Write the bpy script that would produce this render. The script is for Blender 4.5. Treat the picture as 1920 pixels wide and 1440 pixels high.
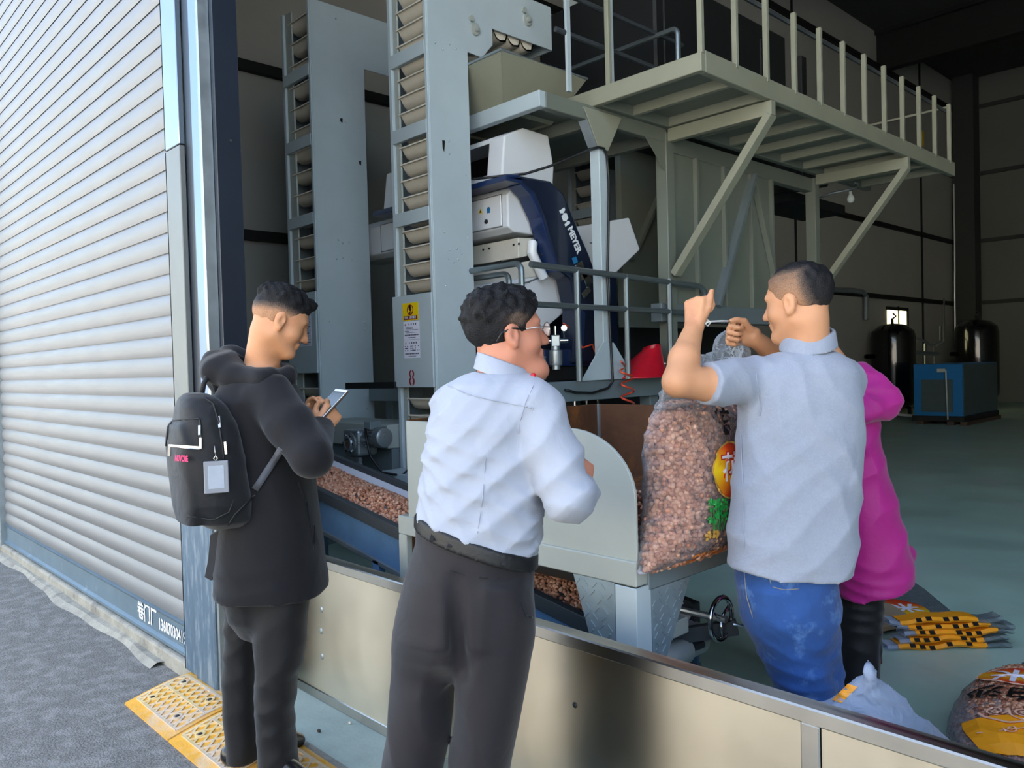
import bpy, bmesh, math, random
import numpy as np
from mathutils import Vector, Matrix

for _o in list(bpy.data.objects):
    bpy.data.objects.remove(_o)
scene = bpy.context.scene
COL = scene.collection
random.seed(7)
RNG = np.random.default_rng(7)

# ---------------------------------------------------------------- camera
# world: X along the facade (to the right), Y into the building, Z up, metres
FPX, CX, CY, CAMH = 1497.0, 960.0, 720.0, 1.42
CM = np.array([[0.68820084, -0.00145395, -0.72551877],
               [0.72501763, -0.03583726, 0.6877973],
               [-0.02700063, -0.99935658, -0.0236091]])   # columns: right, down, forward
CC = np.array([0.0, 0.0, CAMH])
cam_data = bpy.data.cameras.new('camera')
cam_data.sensor_width = 36.0
cam_data.lens = FPX / 1920.0 * 36.0
cam_data.clip_start = 0.05
cam_data.clip_end = 300
cam = bpy.data.objects.new('camera', cam_data)
COL.objects.link(cam)
_r, _d, _f = CM[:, 0], CM[:, 1], CM[:, 2]
cam.matrix_world = Matrix(((_r[0], -_d[0], -_f[0], 0), (_r[1], -_d[1], -_f[1], 0),
                           (_r[2], -_d[2], -_f[2], CAMH), (0, 0, 0, 1)))
scene.camera = cam

# ---------------------------------------------------------------- sky, sun, exposure
world = bpy.data.worlds.new('sky')
scene.world = world
world.use_nodes = True
_nt = world.node_tree
_bg = _nt.nodes['Background']
_sky = _nt.nodes.new('ShaderNodeTexSky')
_sky.sky_type = 'NISHITA'
_sky.sun_disc = False
_sky.sun_elevation = math.radians(58)
_sky.sun_rotation = math.radians(20)
_sky.air_density = 1.0
_sky.dust_density = 2.5
_sky.ozone_density = 1.0
_tint = _nt.nodes.new('ShaderNodeMix'); _tint.data_type = 'RGBA'; _tint.blend_type = 'MULTIPLY'
_tint.inputs[0].default_value = 1.0; _tint.inputs[7].default_value = (1.0, 0.935, 0.84, 1)   # white balance for open shade
_nt.links.new(_sky.outputs[0], _tint.inputs[6])
_nt.links.new(_tint.outputs[2], _bg.inputs[0])
_bg.inputs[1].default_value = 0.30
sun_data = bpy.data.lights.new('sun', 'SUN')
sun_data.energy = 5.0
sun_data.angle = math.radians(0.6)
sun_data.color = (1.0, 0.97, 0.92)
sun = bpy.data.objects.new('sun', sun_data)
COL.objects.link(sun)
# the sun stands behind the hall: the facade and the door lie in open shade
sun.rotation_euler = Vector((-0.15, -0.45, -0.88)).to_track_quat('-Z', 'Y').to_euler()
scene.view_settings.view_transform = 'Standard'
scene.view_settings.look = 'None'
scene.view_settings.gamma = 1.0
scene.view_settings.use_curve_mapping = False
scene.view_settings.exposure = 1.9
scene.cycles.use_denoising = True
scene.cycles.use_adaptive_sampling = True
scene.cycles.adaptive_threshold = 0.02
scene.cycles.max_bounces = 8
scene.cycles.diffuse_bounces = 4
scene.cycles.glossy_bounces = 4
scene.cycles.transparent_max_bounces = 12
scene.cycles.caustics_reflective = False
scene.cycles.caustics_refractive = False

# ---------------------------------------------------------------- photo geometry helpers
def ray(px, py):
    return CM @ np.array([(px - CX) / FPX, (py - CY) / FPX, 1.0])
def at(px, py, dep):
    return CC + ray(px, py) * dep
def onx(px, py, x):
    d = ray(px, py); return CC + d * (x / d[0])
def ony(px, py, y):
    d = ray(px, py); return CC + d * (y / d[1])
def onz(px, py, z):
    d = ray(px, py); return CC + d * ((z - CAMH) / d[2])
RT = np.array([0.688, 0.725, 0.0]); RT /= np.linalg.norm(RT)      # image right on the ground
FW = np.array([-RT[1], RT[0], 0.0])                               # away from the viewer
UP = np.array([0.0, 0.0, 1.0])

# ---------------------------------------------------------------- materials
MATS = {}
def nmat(name):
    m = bpy.data.materials.new(name); m.use_nodes = True
    n = m.node_tree.nodes; l = m.node_tree.links
    return m, n, l, n['Principled BSDF']
def rgb(h):
    h = h.lstrip('#')
    c = [int(h[i:i+2], 16) / 255 for i in (0, 2, 4)]
    return tuple(x / 12.92 if x <= .04045 else ((x + .055) / 1.055) ** 2.4 for x in c) + (1,)
def pm(name, col, rough=.5, metal=0., var=.12, vs=3., bump=0., bs=60., col2=None, c2amt=.5, c2s=2.,
       stretch=(1, 1, 1), sheen=0., coat=0., spec=.5, rvar=0., detail=4.):
    """procedural paint / cloth / concrete: base colour, broken up by noise, with fine relief"""
    m, n, l, b = nmat(name)
    tc = n.new('ShaderNodeTexCoord'); mp = n.new('ShaderNodeMapping')
    mp.inputs['Scale'].default_value = stretch
    l.new(tc.outputs['Object'], mp.inputs[0])
    c = rgb(col) if isinstance(col, str) else col
    nz = n.new('ShaderNodeTexNoise'); nz.inputs['Scale'].default_value = vs
    nz.inputs['Detail'].default_value = detail; nz.inputs['Roughness'].default_value = .6
    l.new(mp.outputs[0], nz.inputs['Vector'])
    mr = n.new('ShaderNodeMapRange'); mr.inputs[1].default_value = .25; mr.inputs[2].default_value = .75
    mr.inputs[3].default_value = 1 - var; mr.inputs[4].default_value = 1 + var
    l.new(nz.outputs[0], mr.inputs[0])
    mul = n.new('ShaderNodeMix'); mul.data_type = 'RGBA'; mul.blend_type = 'MULTIPLY'
    mul.inputs[0].default_value = 1
    mul.inputs[6].default_value = c
    l.new(mr.outputs[0], mul.inputs[7])
    out = mul.outputs[2]
    if col2:
        n2 = n.new('ShaderNodeTexNoise'); n2.inputs['Scale'].default_value = c2s; n2.inputs['Detail'].default_value = 6
        n2.inputs['Roughness'].default_value = .65
        l.new(mp.outputs[0], n2.inputs['Vector'])
        r2 = n.new('ShaderNodeMapRange'); r2.inputs[1].default_value = 1 - c2amt - .08; r2.inputs[2].default_value = 1 - c2amt + .08
        l.new(n2.outputs[0], r2.inputs[0])
        mx = n.new('ShaderNodeMix'); mx.data_type = 'RGBA'
        l.new(r2.outputs[0], mx.inputs[0]); l.new(out, mx.inputs[6])
        mx.inputs[7].default_value = rgb(col2)
        out = mx.outputs[2]
    l.new(out, b.inputs['Base Color'])
    b.inputs['Roughness'].default_value = rough
    if rvar:
        rr = n.new('ShaderNodeMapRange'); rr.inputs[1].default_value = .3; rr.inputs[2].default_value = .7
        rr.inputs[3].default_value = max(.02, rough - rvar); rr.inputs[4].default_value = rough + rvar
        l.new(nz.outputs[0], rr.inputs[0]); l.new(rr.outputs[0], b.inputs['Roughness'])
    b.inputs['Metallic'].default_value = metal
    b.inputs['Specular IOR Level'].default_value = spec
    if sheen: b.inputs['Sheen Weight'].default_value = sheen
    if coat: b.inputs['Coat Weight'].default_value = coat
    if bump:
        nb = n.new('ShaderNodeTexNoise'); nb.inputs['Scale'].default_value = bs; nb.inputs['Detail'].default_value = 4
        l.new(mp.outputs[0], nb.inputs['Vector'])
        bp = n.new('ShaderNodeBump'); bp.inputs['Strength'].default_value = bump; bp.inputs['Distance'].default_value = .01
        l.new(nb.outputs[0], bp.inputs['Height']); l.new(bp.outputs[0], b.inputs['Normal'])
    MATS[name] = m
    return m
def film_mat(name, tint='#e8eef2', solid=.12, rough=.12, bump=.5):
    """thin clear plastic film: mostly transparent, glossy where it catches light"""
    m, n, l, b = nmat(name)
    out = n['Material Output']
    tr = n.new('ShaderNodeBsdfTransparent')
    tc = n.new('ShaderNodeTexCoord'); nz = n.new('ShaderNodeTexNoise')
    nz.inputs['Scale'].default_value = 26; nz.inputs['Detail'].default_value = 5; nz.inputs['Distortion'].default_value = 1.5
    l.new(tc.outputs['Object'], nz.inputs['Vector'])
    bp = n.new('ShaderNodeBump'); bp.inputs['Strength'].default_value = bump; bp.inputs['Distance'].default_value = .02
    l.new(nz.outputs[0], bp.inputs['Height'])
    b.inputs['Base Color'].default_value = rgb(tint); b.inputs['Roughness'].default_value = rough
    b.inputs['Specular IOR Level'].default_value = .8
    l.new(bp.outputs[0], b.inputs['Normal'])
    fr = n.new('ShaderNodeLayerWeight'); fr.inputs[0].default_value = .35
    l.new(bp.outputs[0], fr.inputs['Normal'])
    ad = n.new('ShaderNodeMath'); ad.operation = 'ADD'; ad.use_clamp = True; ad.inputs[1].default_value = solid
    l.new(fr.outputs['Fresnel'], ad.inputs[0])
    mx = n.new('ShaderNodeMixShader')
    l.new(ad.outputs[0], mx.inputs[0]); l.new(tr.outputs[0], mx.inputs[1]); l.new(b.outputs[0], mx.inputs[2])
    l.new(mx.outputs[0], out.inputs[0])
    MATS[name] = m
    return m
def attr_mat(name, cols, attr, rough=.6, bump=.3, bs=120., spec=.4, sheen=0.):
    """colour ramp driven by a per-vertex attribute (things whose own colour varies piece by piece)"""
    m, n, l, b = nmat(name)
    a = n.new('ShaderNodeAttribute'); a.attribute_name = attr
    tc = n.new('ShaderNodeTexCoord'); nz = n.new('ShaderNodeTexNoise'); nz.inputs['Scale'].default_value = bs
    nz.inputs['Detail'].default_value = 3
    l.new(tc.outputs['Object'], nz.inputs['Vector'])
    ad = n.new('ShaderNodeMath'); ad.operation = 'MULTIPLY_ADD'; ad.inputs[1].default_value = .5; 
    l.new(nz.outputs[0], ad.inputs[0])
    sb = n.new('ShaderNodeMath'); sb.operation = 'SUBTRACT'; sb.inputs[1].default_value = .25
    l.new(a.outputs['Fac'], sb.inputs[0]); l.new(sb.outputs[0], ad.inputs[2])
    cr = n.new('ShaderNodeValToRGB')
    while len(cr.color_ramp.elements) < len(cols): cr.color_ramp.elements.new(.5)
    for i, (p, c) in enumerate(cols):
        cr.color_ramp.elements[i].position = p; cr.color_ramp.elements[i].color = rgb(c)
    l.new(ad.outputs[0], cr.inputs[0]); l.new(cr.outputs[0], b.inputs['Base Color'])
    b.inputs['Roughness'].default_value = rough; b.inputs['Specular IOR Level'].default_value = spec
    if sheen: b.inputs['Sheen Weight'].default_value = sheen
    if bump:
        bp = n.new('ShaderNodeBump'); bp.inputs['Strength'].default_value = bump; bp.inputs['Distance'].default_value = .004
        l.new(nz.outputs[0], bp.inputs['Height']); l.new(bp.outputs[0], b.inputs['Normal'])
    MATS[name] = m
    return m

# ---------------------------------------------------------------- object helpers
ORG = {}
def tag(o, label=None, cat=None, group=None, kind=None):
    if label: o['label'] = label
    if cat: o['category'] = cat
    if group: o['group'] = group
    if kind: o['kind'] = kind
    return o
def thing(name, label, cat, loc=(0, 0, 0), group=None):
    o = bpy.data.objects.new(name, None); COL.objects.link(o)
    o.empty_display_size = .1
    o.location = loc; ORG[o.name] = np.array(loc, float)
    return tag(o, label, cat, group)
def struct(o):
    o['kind'] = 'structure'; return o
def frame(z):
    z = np.asarray(z, float); z = z / np.linalg.norm(z)
    a = np.array([0, 0, 1.]) if abs(z[2]) < .9 else np.array([1., 0, 0])
    x = np.cross(a, z); x /= np.linalg.norm(x)
    return x, np.cross(z, x), z
class MB:
    """collects boxes, bars, tubes ... in world coordinates; build() links them as ONE mesh object"""
    def __init__(s): s.v = []; s.f = []
    def add(s, v, f):
        b = len(s.v); s.v += [tuple(map(float, p)) for p in v]; s.f += [tuple(b + i for i in q) for q in f]; return s
    def box(s, x0, y0, z0, x1, y1, z1):
        v = [(x, y, z) for z in (z0, z1) for y in (y0, y1) for x in (x0, x1)]
        return s.add(v, [(0, 2, 3, 1), (4, 5, 7, 6), (0, 1, 5, 4), (2, 6, 7, 3), (0, 4, 6, 2), (1, 3, 7, 5)])
    def obox(s, c, ax, ay, az):
        c, ax, ay, az = (np.asarray(q, float) for q in (c, ax, ay, az))
        v = [c + i * ax + j * ay + k * az for k in (-1, 1) for j in (-1, 1) for i in (-1, 1)]
        return s.add(v, [(0, 2, 3, 1), (4, 5, 7, 6), (0, 1, 5, 4), (2, 6, 7, 3), (0, 4, 6, 2), (1, 3, 7, 5)])
    def bar(s, p, q, w, h, up=(0, 0, 1)):
        p = np.asarray(p, float); q = np.asarray(q, float); d = q - p
        u = np.asarray(up, float); x = np.cross(d, u)
        if np.linalg.norm(x) < 1e-6: x = np.cross(d, (1, 0, 0))
        x /= np.linalg.norm(x); y = np.cross(x, d); y /= np.linalg.norm(y)
        return s.obox((p + q) / 2, x * w / 2, y * h / 2, d / 2)
    def prism(s, pts, vec):
        pts = [np.asarray(p, float) for p in pts]; vec = np.asarray(vec, float); n = len(pts)
        v = pts + [p + vec for p in pts]
        f = [tuple(range(n))[::-1], tuple(range(n, 2 * n))] + [(i, (i + 1) % n, n + (i + 1) % n, n + i) for i in range(n)]
        return s.add(v, f)
    def ring(s, pts, r, n=8, closed=False, cap=True):
        pts = [np.asarray(p, float) for p in pts]; m = len(pts)
        rs = [r] * m if np.isscalar(r) else list(r)
        v = []; f = []
        x = None
        for i, p in enumerate(pts):
            a = pts[(i - 1) % m] if (i or closed) else p; b = pts[(i + 1) % m] if (i < m - 1 or closed) else p
            t = b - a; t = t / (np.linalg.norm(t) + 1e-12)
            if x is None: x, y, _ = frame(t)
            else:
                x = x - t * (x @ t); x /= np.linalg.norm(x) + 1e-12
            y = np.cross(t, x)
            v += [p + rs[i] * (math.cos(k * 2 * math.pi / n) * x + math.sin(k * 2 * math.pi / n) * y) for k in range(n)]
        for i in range(m if closed else m - 1):
            j = (i + 1) % m
            f += [(i * n + k, i * n + (k + 1) % n, j * n + (k + 1) % n, j * n + k) for k in range(n)]
        if cap and not closed:
            f += [tuple(range(n))[::-1], tuple(range((m - 1) * n, m * n))]
        return s.add(v, f)
    def cyl(s, p, q, r, n=16, r2=None):
        return s.ring([p, q], [r, r if r2 is None else r2], n)
    def lathe(s, c, axis, prof, n=24):
        x, y, z = frame(axis); c = np.asarray(c, float); v = []; f = []
        for (r, h) in prof:
            v += [c + z * h + r * (math.cos(k * 2 * math.pi / n) * x + math.sin(k * 2 * math.pi / n) * y) for k in range(n)]
        for i in range(len(prof) - 1):
            f += [(i * n + k, i * n + (k + 1) % n, (i + 1) * n + (k + 1) % n, (i + 1) * n + k) for k in range(n)]
        f += [tuple(range(n))[::-1], tuple(range((len(prof) - 1) * n, len(prof) * n))]
        return s.add(v, f)
    def grid(s, P, closed_u=False):
        P = np.asarray(P, float); a, b = P.shape[:2]
        f = []
        for i in range(a - 1):
            for j in range(b if closed_u else b - 1):
                k = (j + 1) % b
                f.append((i * b + j, i * b + k, (i + 1) * b + k, (i + 1) * b + j))
        return s.add(P.reshape(-1, 3), f)
    def build(s, name, mat, parent=None, bevel=0., smooth=False, solid=0., seg=1):
        org = ORG[parent.name] if parent is not None else np.zeros(3)
        me = bpy.data.meshes.new(name)
        me.from_pydata([tuple(np.asarray(p) - org) for p in s.v], [], s.f); me.update()
        return finish(name, me, mat, parent, bevel, smooth, solid, seg)
def finish(name, me, mat, parent=None, bevel=0., smooth=False, solid=0., seg=1):
    bm = bmesh.new(); bm.from_mesh(me)
    bmesh.ops.recalc_face_normals(bm, faces=bm.faces); bm.to_mesh(me); bm.free()
    o = bpy.data.objects.new(name, me); COL.objects.link(o)
    me.materials.append(mat if not isinstance(mat, str) else MATS[mat])
    if parent is not None:
        o.parent = parent
        ORG[o.name] = ORG[parent.name]
    else: ORG[o.name] = np.zeros(3)
    if smooth:
        me.polygons.foreach_set('use_smooth', [True] * len(me.polygons))
        if smooth == 'auto':
            me.set_sharp_from_angle(angle=math.radians(35))
    if solid:
        md = o.modifiers.new('thick', 'SOLIDIFY'); md.thickness = solid; md.offset = 0
    if bevel:
        md = o.modifiers.new('bevel', 'BEVEL'); md.width = bevel; md.segments = seg; md.limit_method = 'ANGLE'
        md.angle_limit = math.radians(40)
    return o
def copy_part(o, delta, parent, name=None):
    c = o.copy(); COL.objects.link(c); c.parent = parent
    c.location = Vector(o.location) + Vector(delta)
    return c
def npmesh(name, V, F, mat, parent=None, smooth=True, attr=None, recalc=False):
    org = ORG[parent.name] if parent is not None else np.zeros(3)
    me = bpy.data.meshes.new(name)
    V = np.asarray(V, np.float32) - org.astype(np.float32); F = np.asarray(F, np.int32); k = F.shape[1]
    me.vertices.add(len(V)); me.vertices.foreach_set('co', V.ravel())
    me.loops.add(F.size); me.loops.foreach_set('vertex_index', F.ravel())
    me.polygons.add(len(F)); me.polygons.foreach_set('loop_start', np.arange(0, F.size, k, dtype=np.int32))
    me.polygons.foreach_set('loop_total', np.full(len(F), k, np.int32))
    me.polygons.foreach_set('use_smooth', np.full(len(F), bool(smooth)))
    me.update(calc_edges=True); me.validate()
    if attr:
        for an, av in attr.items():
            at_ = me.attributes.new(an, 'FLOAT', 'POINT'); at_.data.foreach_set('value', np.asarray(av, np.float32))
    o = bpy.data.objects.new(name, me); COL.objects.link(o)
    me.materials.append(MATS[mat] if isinstance(mat, str) else mat)
    if parent is not None: o.parent = parent; ORG[o.name] = org
    else: ORG[o.name] = np.zeros(3)
    return o
def text_geo(s, size=1., bold=0.):
    cu = bpy.data.curves.new('t', 'FONT'); cu.body = s; cu.size = size; cu.align_x = 'CENTER'; cu.align_y = 'CENTER'
    cu.resolution_u = 3
    if bold: cu.offset = bold
    ob = bpy.data.objects.new('t', cu); COL.objects.link(ob)
    dg = bpy.context.evaluated_depsgraph_get()
    me = bpy.data.meshes.new_from_object(ob.evaluated_get(dg))
    v = np.array([tuple(q.co) for q in me.vertices]).reshape(-1, 3); f = [tuple(p.vertices) for p in me.polygons]
    bpy.data.objects.remove(ob); bpy.data.meshes.remove(me); bpy.data.curves.remove(cu)
    return v, f
def text(s, name, mat, parent, c, xd, yd, size, bold=0., squash=1., fit=None):
    v, f = text_geo(s, size, bold)
    xd = np.asarray(xd, float); xd /= np.linalg.norm(xd); yd = np.asarray(yd, float); yd /= np.linalg.norm(yd)
    if fit is not None and len(v):
        v = v.copy(); w = v[:, 0].max() - v[:, 0].min(); v[:, 0] *= fit / w
    P = np.asarray(c, float) + v[:, :1] * squash * xd + v[:, 1:2] * yd
    return MB().add(P, f).build(name, mat, parent)

# ---------------------------------------------------------------- organic shapes: distance field + surface nets
class Field:
    def __init__(s, lo, hi, h):
        s.h = h; s.lo = np.asarray(lo, float); n = np.ceil((np.asarray(hi) - s.lo) / h).astype(int) + 1
        s.ax = [s.lo[i] + h * np.arange(n[i]) for i in range(3)]
        s.F = np.full(n, 1.0, np.float32)
    def sl(s, lo, hi, pad):
        r = []
        for i in range(3):
            a = int(max(0, math.floor((lo[i] - pad - s.lo[i]) / s.h))); b = int(min(len(s.ax[i]), math.ceil((hi[i] + pad - s.lo[i]) / s.h) + 1))
            r.append(slice(a, max(a + 1, b)))
        return tuple(r)
    def grid(s, sl):
        return np.meshgrid(*[s.ax[i][sl[i]].astype(np.float32) for i in range(3)], indexing='ij')
    def comb(s, sl, d, k, op):
        A = s.F[sl]
        if op == 'add':
            if k > 0:
                h = np.clip(.5 + .5 * (A - d) / k, 0, 1); s.F[sl] = A * (1 - h) + d * h - k * h * (1 - h)
            else: s.F[sl] = np.minimum(A, d)
        elif op == 'sub':
            d = -d
            if k > 0:
                h = np.clip(.5 - .5 * (A - d) / k, 0, 1); s.F[sl] = A * (1 - h) + d * h + k * h * (1 - h)
            else: s.F[sl] = np.maximum(A, d)
    def cone(s, a, b, ra, rb=None, k=.02, op='add'):
        rb = ra if rb is None else rb; a = np.asarray(a, float); b = np.asarray(b, float); r = max(ra, rb)
        sl = s.sl(np.minimum(a, b), np.maximum(a, b), r + k + .03); X, Y, Z = s.grid(sl)
        d = b - a; L = float(d @ d) + 1e-12
        px, py, pz = X - a[0], Y - a[1], Z - a[2]
        t = np.clip((px * d[0] + py * d[1] + pz * d[2]) / L, 0, 1)
        D = np.sqrt((px - t * d[0]) ** 2 + (py - t * d[1]) ** 2 + (pz - t * d[2]) ** 2) - (ra + (rb - ra) * t)
        s.comb(sl, D, k, op); return s
    def chain(s, pts, rs, k=.02):
        for i in range(len(pts) - 1): s.cone(pts[i], pts[i + 1], rs[i], rs[i + 1], k)
        return s
    def ell(s, c, r, R=None, k=.02, op='add'):
        c = np.asarray(c, float); r = np.asarray(r, float); m = r.max()
        sl = s.sl(c, c, m + k + .03); X, Y, Z = s.grid(sl)
        p = [X - c[0], Y - c[1], Z - c[2]]
        if R is not None: p = [R[0][i] * p[0] + R[1][i] * p[1] + R[2][i] * p[2] for i in range(3)]   # columns of R are axes
        k0 = np.sqrt(sum((p[i] / r[i]) ** 2 for i in range(3))); k1 = np.sqrt(sum((p[i] / r[i] ** 2) ** 2 for i in range(3))) + 1e-6
        s.comb(sl, k0 * (k0 - 1) / k1, k, op); return s
    def loft(s, rows, k=.02, ex=2.3, rx=RT, ry=FW, grow=0., zlo=None, zhi=None, op='add', round_=.0):
        """rows: (centre, half width along rx, half depth along ry) from bottom to top, interpolated over z"""
        rows = sorted(rows, key=lambda q: q[0][2]); zs = np.array([q[0][2] for q in rows])
        C = np.array([q[0] for q in rows]); A = np.array([q[1] for q in rows]) + grow; B = np.array([q[2] for q in rows]) + grow
        z0 = zs[0] if zlo is None else zlo; z1 = zs[-1] if zhi is None else zhi
        m = np.maximum(A, B).max()
        lo = C.min(0) - m; hi = C.max(0) + m; lo[2] = z0; hi[2] = z1
        sl = s.sl(lo, hi, k + .03); X, Y, Z = s.grid(sl); zz = s.ax[2][sl[2]]
        def ip(v):   # smooth (pchip-like) interpolation by fine resampling
            t = np.interp(zz, zs, v); return t.astype(np.float32)
        cx, cy, a, b = ip(C[:, 0]), ip(C[:, 1]), ip(A), ip(B)
        u = np.abs((X - cx) * rx[0] + (Y - cy) * rx[1]) / a; v = np.abs((X - cx) * ry[0] + (Y - cy) * ry[1]) / b
        q = (u ** ex + v ** ex + 1e-9) ** (1 / ex)
        D = (q - 1) * np.minimum(a, b) * (1.0 / np.sqrt(1 + 0.0))
        D = np.maximum(D, np.maximum(z0 - Z, Z - z1))
        s.comb(sl, D.astype(np.float32), k, op); return s
    def cut(s, p, n):
        """keep the side the normal points away from"""
        n = np.asarray(n, float) / np.linalg.norm(n)
        X, Y, Z = np.meshgrid(*[a.astype(np.float32) for a in s.ax], indexing='ij')
        s.F = np.maximum(s.F, ((X - p[0]) * n[0] + (Y - p[1]) * n[1] + (Z - p[2]) * n[2]).astype(np.float32)); return s
    def wrinkle(s, amp, dirs, seed=0):
        """cloth folds: sums of warped waves pushed into the field near the surface"""
        rg = np.random.default_rng(seed); m = np.abs(s.F) < .03
        idx = np.nonzero(m); P = [s.ax[i][idx[i]] for i in range(3)]
        w = np.zeros(len(P[0]))
        ph = rg.uniform(0, 6.28, 8)
        wx = .035 * np.sin(11 * P[2] + 7 * P[0] + ph[0]) + .02 * np.sin(19 * P[1] - 13 * P[2] + ph[1])
        wy = .035 * np.sin(9 * P[0] - 8 * P[2] + ph[2]) + .02 * np.sin(17 * P[2] + 11 * P[1] + ph[3])
        for (d, fr, a) in dirs:
            d = np.asarray(d, float); d = d / np.linalg.norm(d)
            t = (P[0] + wx) * d[0] + (P[1] + wy) * d[1] + (P[2] + wx + wy) * d[2]
            g = .5 + .5 * np.sin(5.3 * P[2] + 4.1 * P[0] + 3 * P[1] + rg.uniform(0, 6.28))
            w += a * g * (np.abs(np.sin(t * fr + rg.uniform(0, 6.28))) ** .8 - .6)
        s.F[idx] += (amp * w).astype(np.float32); return s
    def mesh(s):
        F = s.F; I = F < 0
        n = F.shape
        c = np.zeros(tuple(k - 1 for k in n), np.int8)
        for dx in (0, 1):
            for dy in (0, 1):
                for dz in (0, 1):
                    c += I[dx:n[0] - 1 + dx, dy:n[1] - 1 + dy, dz:n[2] - 1 + dz]
        act = (c > 0) & (c < 8); idx = np.array(np.nonzero(act)).T
        vid = np.full(act.shape, -1, np.int64); vid[act] = np.arange(len(idx))
        acc = np.zeros((len(idx), 3)); cnt = np.zeros(len(idx))
        corners = [(0, 0, 0), (1, 0, 0), (0, 1, 0), (1, 1, 0), (0, 0, 1), (1, 0, 1), (0, 1, 1), (1, 1, 1)]
        vals = [F[idx[:, 0] + a, idx[:, 1] + b, idx[:, 2] + d] for (a, b, d) in corners]
        for i in range(8):
            for j in range(i + 1, 8):
                if sum(abs(corners[i][q] - corners[j][q]) for q in range(3)) != 1: continue
                x = (vals[i] < 0) != (vals[j] < 0)
                t = np.where(x, vals[i] / (vals[i] - vals[j] + 1e-20), 0)
                for q in range(3):
                    acc[:, q] += np.where(x, corners[i][q] + t * (corners[j][q] - corners[i][q]), 0)
                cnt += x
        V = s.lo + s.h * (idx + acc / cnt[:, None])
        faces = []
        for q in range(3):
            a, b = (q + 1) % 3, (q + 2) % 3
            s0 = [slice(None)] * 3; s1 = [slice(None)] * 3
            s0[q] = slice(0, n[q] - 1); s1[q] = slice(1, n[q])
            x0, x1 = I[tuple(s0)], I[tuple(s1)]
            ch = np.array(np.nonzero(x0 != x1)).T
            ok = (ch[:, a] > 0) & (ch[:, b] > 0) & (ch[:, a] < n[a] - 1) & (ch[:, b] < n[b] - 1); ch = ch[ok]
            ins = x0[ch[:, 0], ch[:, 1], ch[:, 2]]
            def vv(da, db):
                e = ch.copy(); e[:, a] += da; e[:, b] += db; return vid[e[:, 0], e[:, 1], e[:, 2]]
            q4 = np.stack([vv(-1, -1), vv(0, -1), vv(0, 0), vv(-1, 0)], 1)
            q4[~ins] = q4[~ins][:, ::-1]
            faces.append(q4)
        Fc = np.concatenate(faces); Fc = Fc[(Fc >= 0).all(1)]
        return V, Fc
    def build(s, name, mat, parent=None, attr=None, relax=1):
        V, Fc = s.mesh()
        for _ in range(relax):
            acc = np.zeros_like(V); cnt = np.zeros(len(V))
            for i in range(4):
                a, b = Fc[:, i], Fc[:, (i + 1) % 4]
                np.add.at(acc, a, V[b]); np.add.at(acc, b, V[a]); np.add.at(cnt, a, 1); np.add.at(cnt, b, 1)
            V = .5 * V + .5 * acc / np.maximum(cnt, 1)[:, None]
        at_ = {k: f(V) for k, f in attr.items()} if attr else None
        return npmesh(name, V, Fc, mat, parent, True, at_)
def srows(rows, dep=None, ry=.12):
    """silhouette rows (py, left px, right px[, depth[, half thickness]]) -> loft stations"""
    out = []
    for r in rows:
        d = r[3] if len(r) > 3 and r[3] else dep; t = r[4] if len(r) > 4 else ry
        out.append((at((r[1] + r[2]) / 2, r[0], d), (r[2] - r[1]) / 2 * d / FPX, t))
    return out

# ---------------------------------------------------------------- peanuts
_ico = bmesh.new(); bmesh.ops.create_icosphere(_ico, subdivisions=2, radius=1.)
ICO_V = np.array([tuple(v.co) for v in _ico.verts]); ICO_F = np.array([[v.index for v in f.verts] for f in _ico.faces]); _ico.free()
_ico = bmesh.new(); bmesh.ops.create_icosphere(_ico, subdivisions=1, radius=1.)
ICO1_V = np.array([tuple(v.co) for v in _ico.verts]); ICO1_F = np.array([[v.index for v in f.verts] for f in _ico.faces]); _ico.free()
def kernels(name, P, mat, parent, size=.0065, lo=False, label=None, cat=None):
    P = np.asarray(P); n = len(P); bv, bf = (ICO1_V, ICO1_F) if lo else (ICO_V, ICO_F)
    q = RNG.normal(size=(n, 4)); q /= np.linalg.norm(q, axis=1)[:, None]
    w, x, y, z = q.T
    R = np.stack([1 - 2 * (y * y + z * z), 2 * (x * y - w * z), 2 * (x * z + w * y), 2 * (x * y + w * z), 1 - 2 * (x * x + z * z), 2 * (y * z - w * x),
                  2 * (x * z - w * y), 2 * (y * z + w * x), 1 - 2 * (x * x + y * y)], 1).reshape(n, 3, 3)
    sc = np.array([1., 1., 1.35]) * size * RNG.uniform(.85, 1.15, (n, 1))
    V = np.einsum('nij,nkj->nki', R, bv[None] * sc[:, None, :]) + P[:, None, :]
    F = (bf[None] + (np.arange(n) * len(bv))[:, None, None]).reshape(-1, 3)
    tone = np.repeat(RNG.uniform(0, 1, n), len(bv))
    o = npmesh(name, V.reshape(-1, 3), F, mat, parent, True, {'tone': tone})
    return tag(o, label, cat, None, 'stuff')

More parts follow.
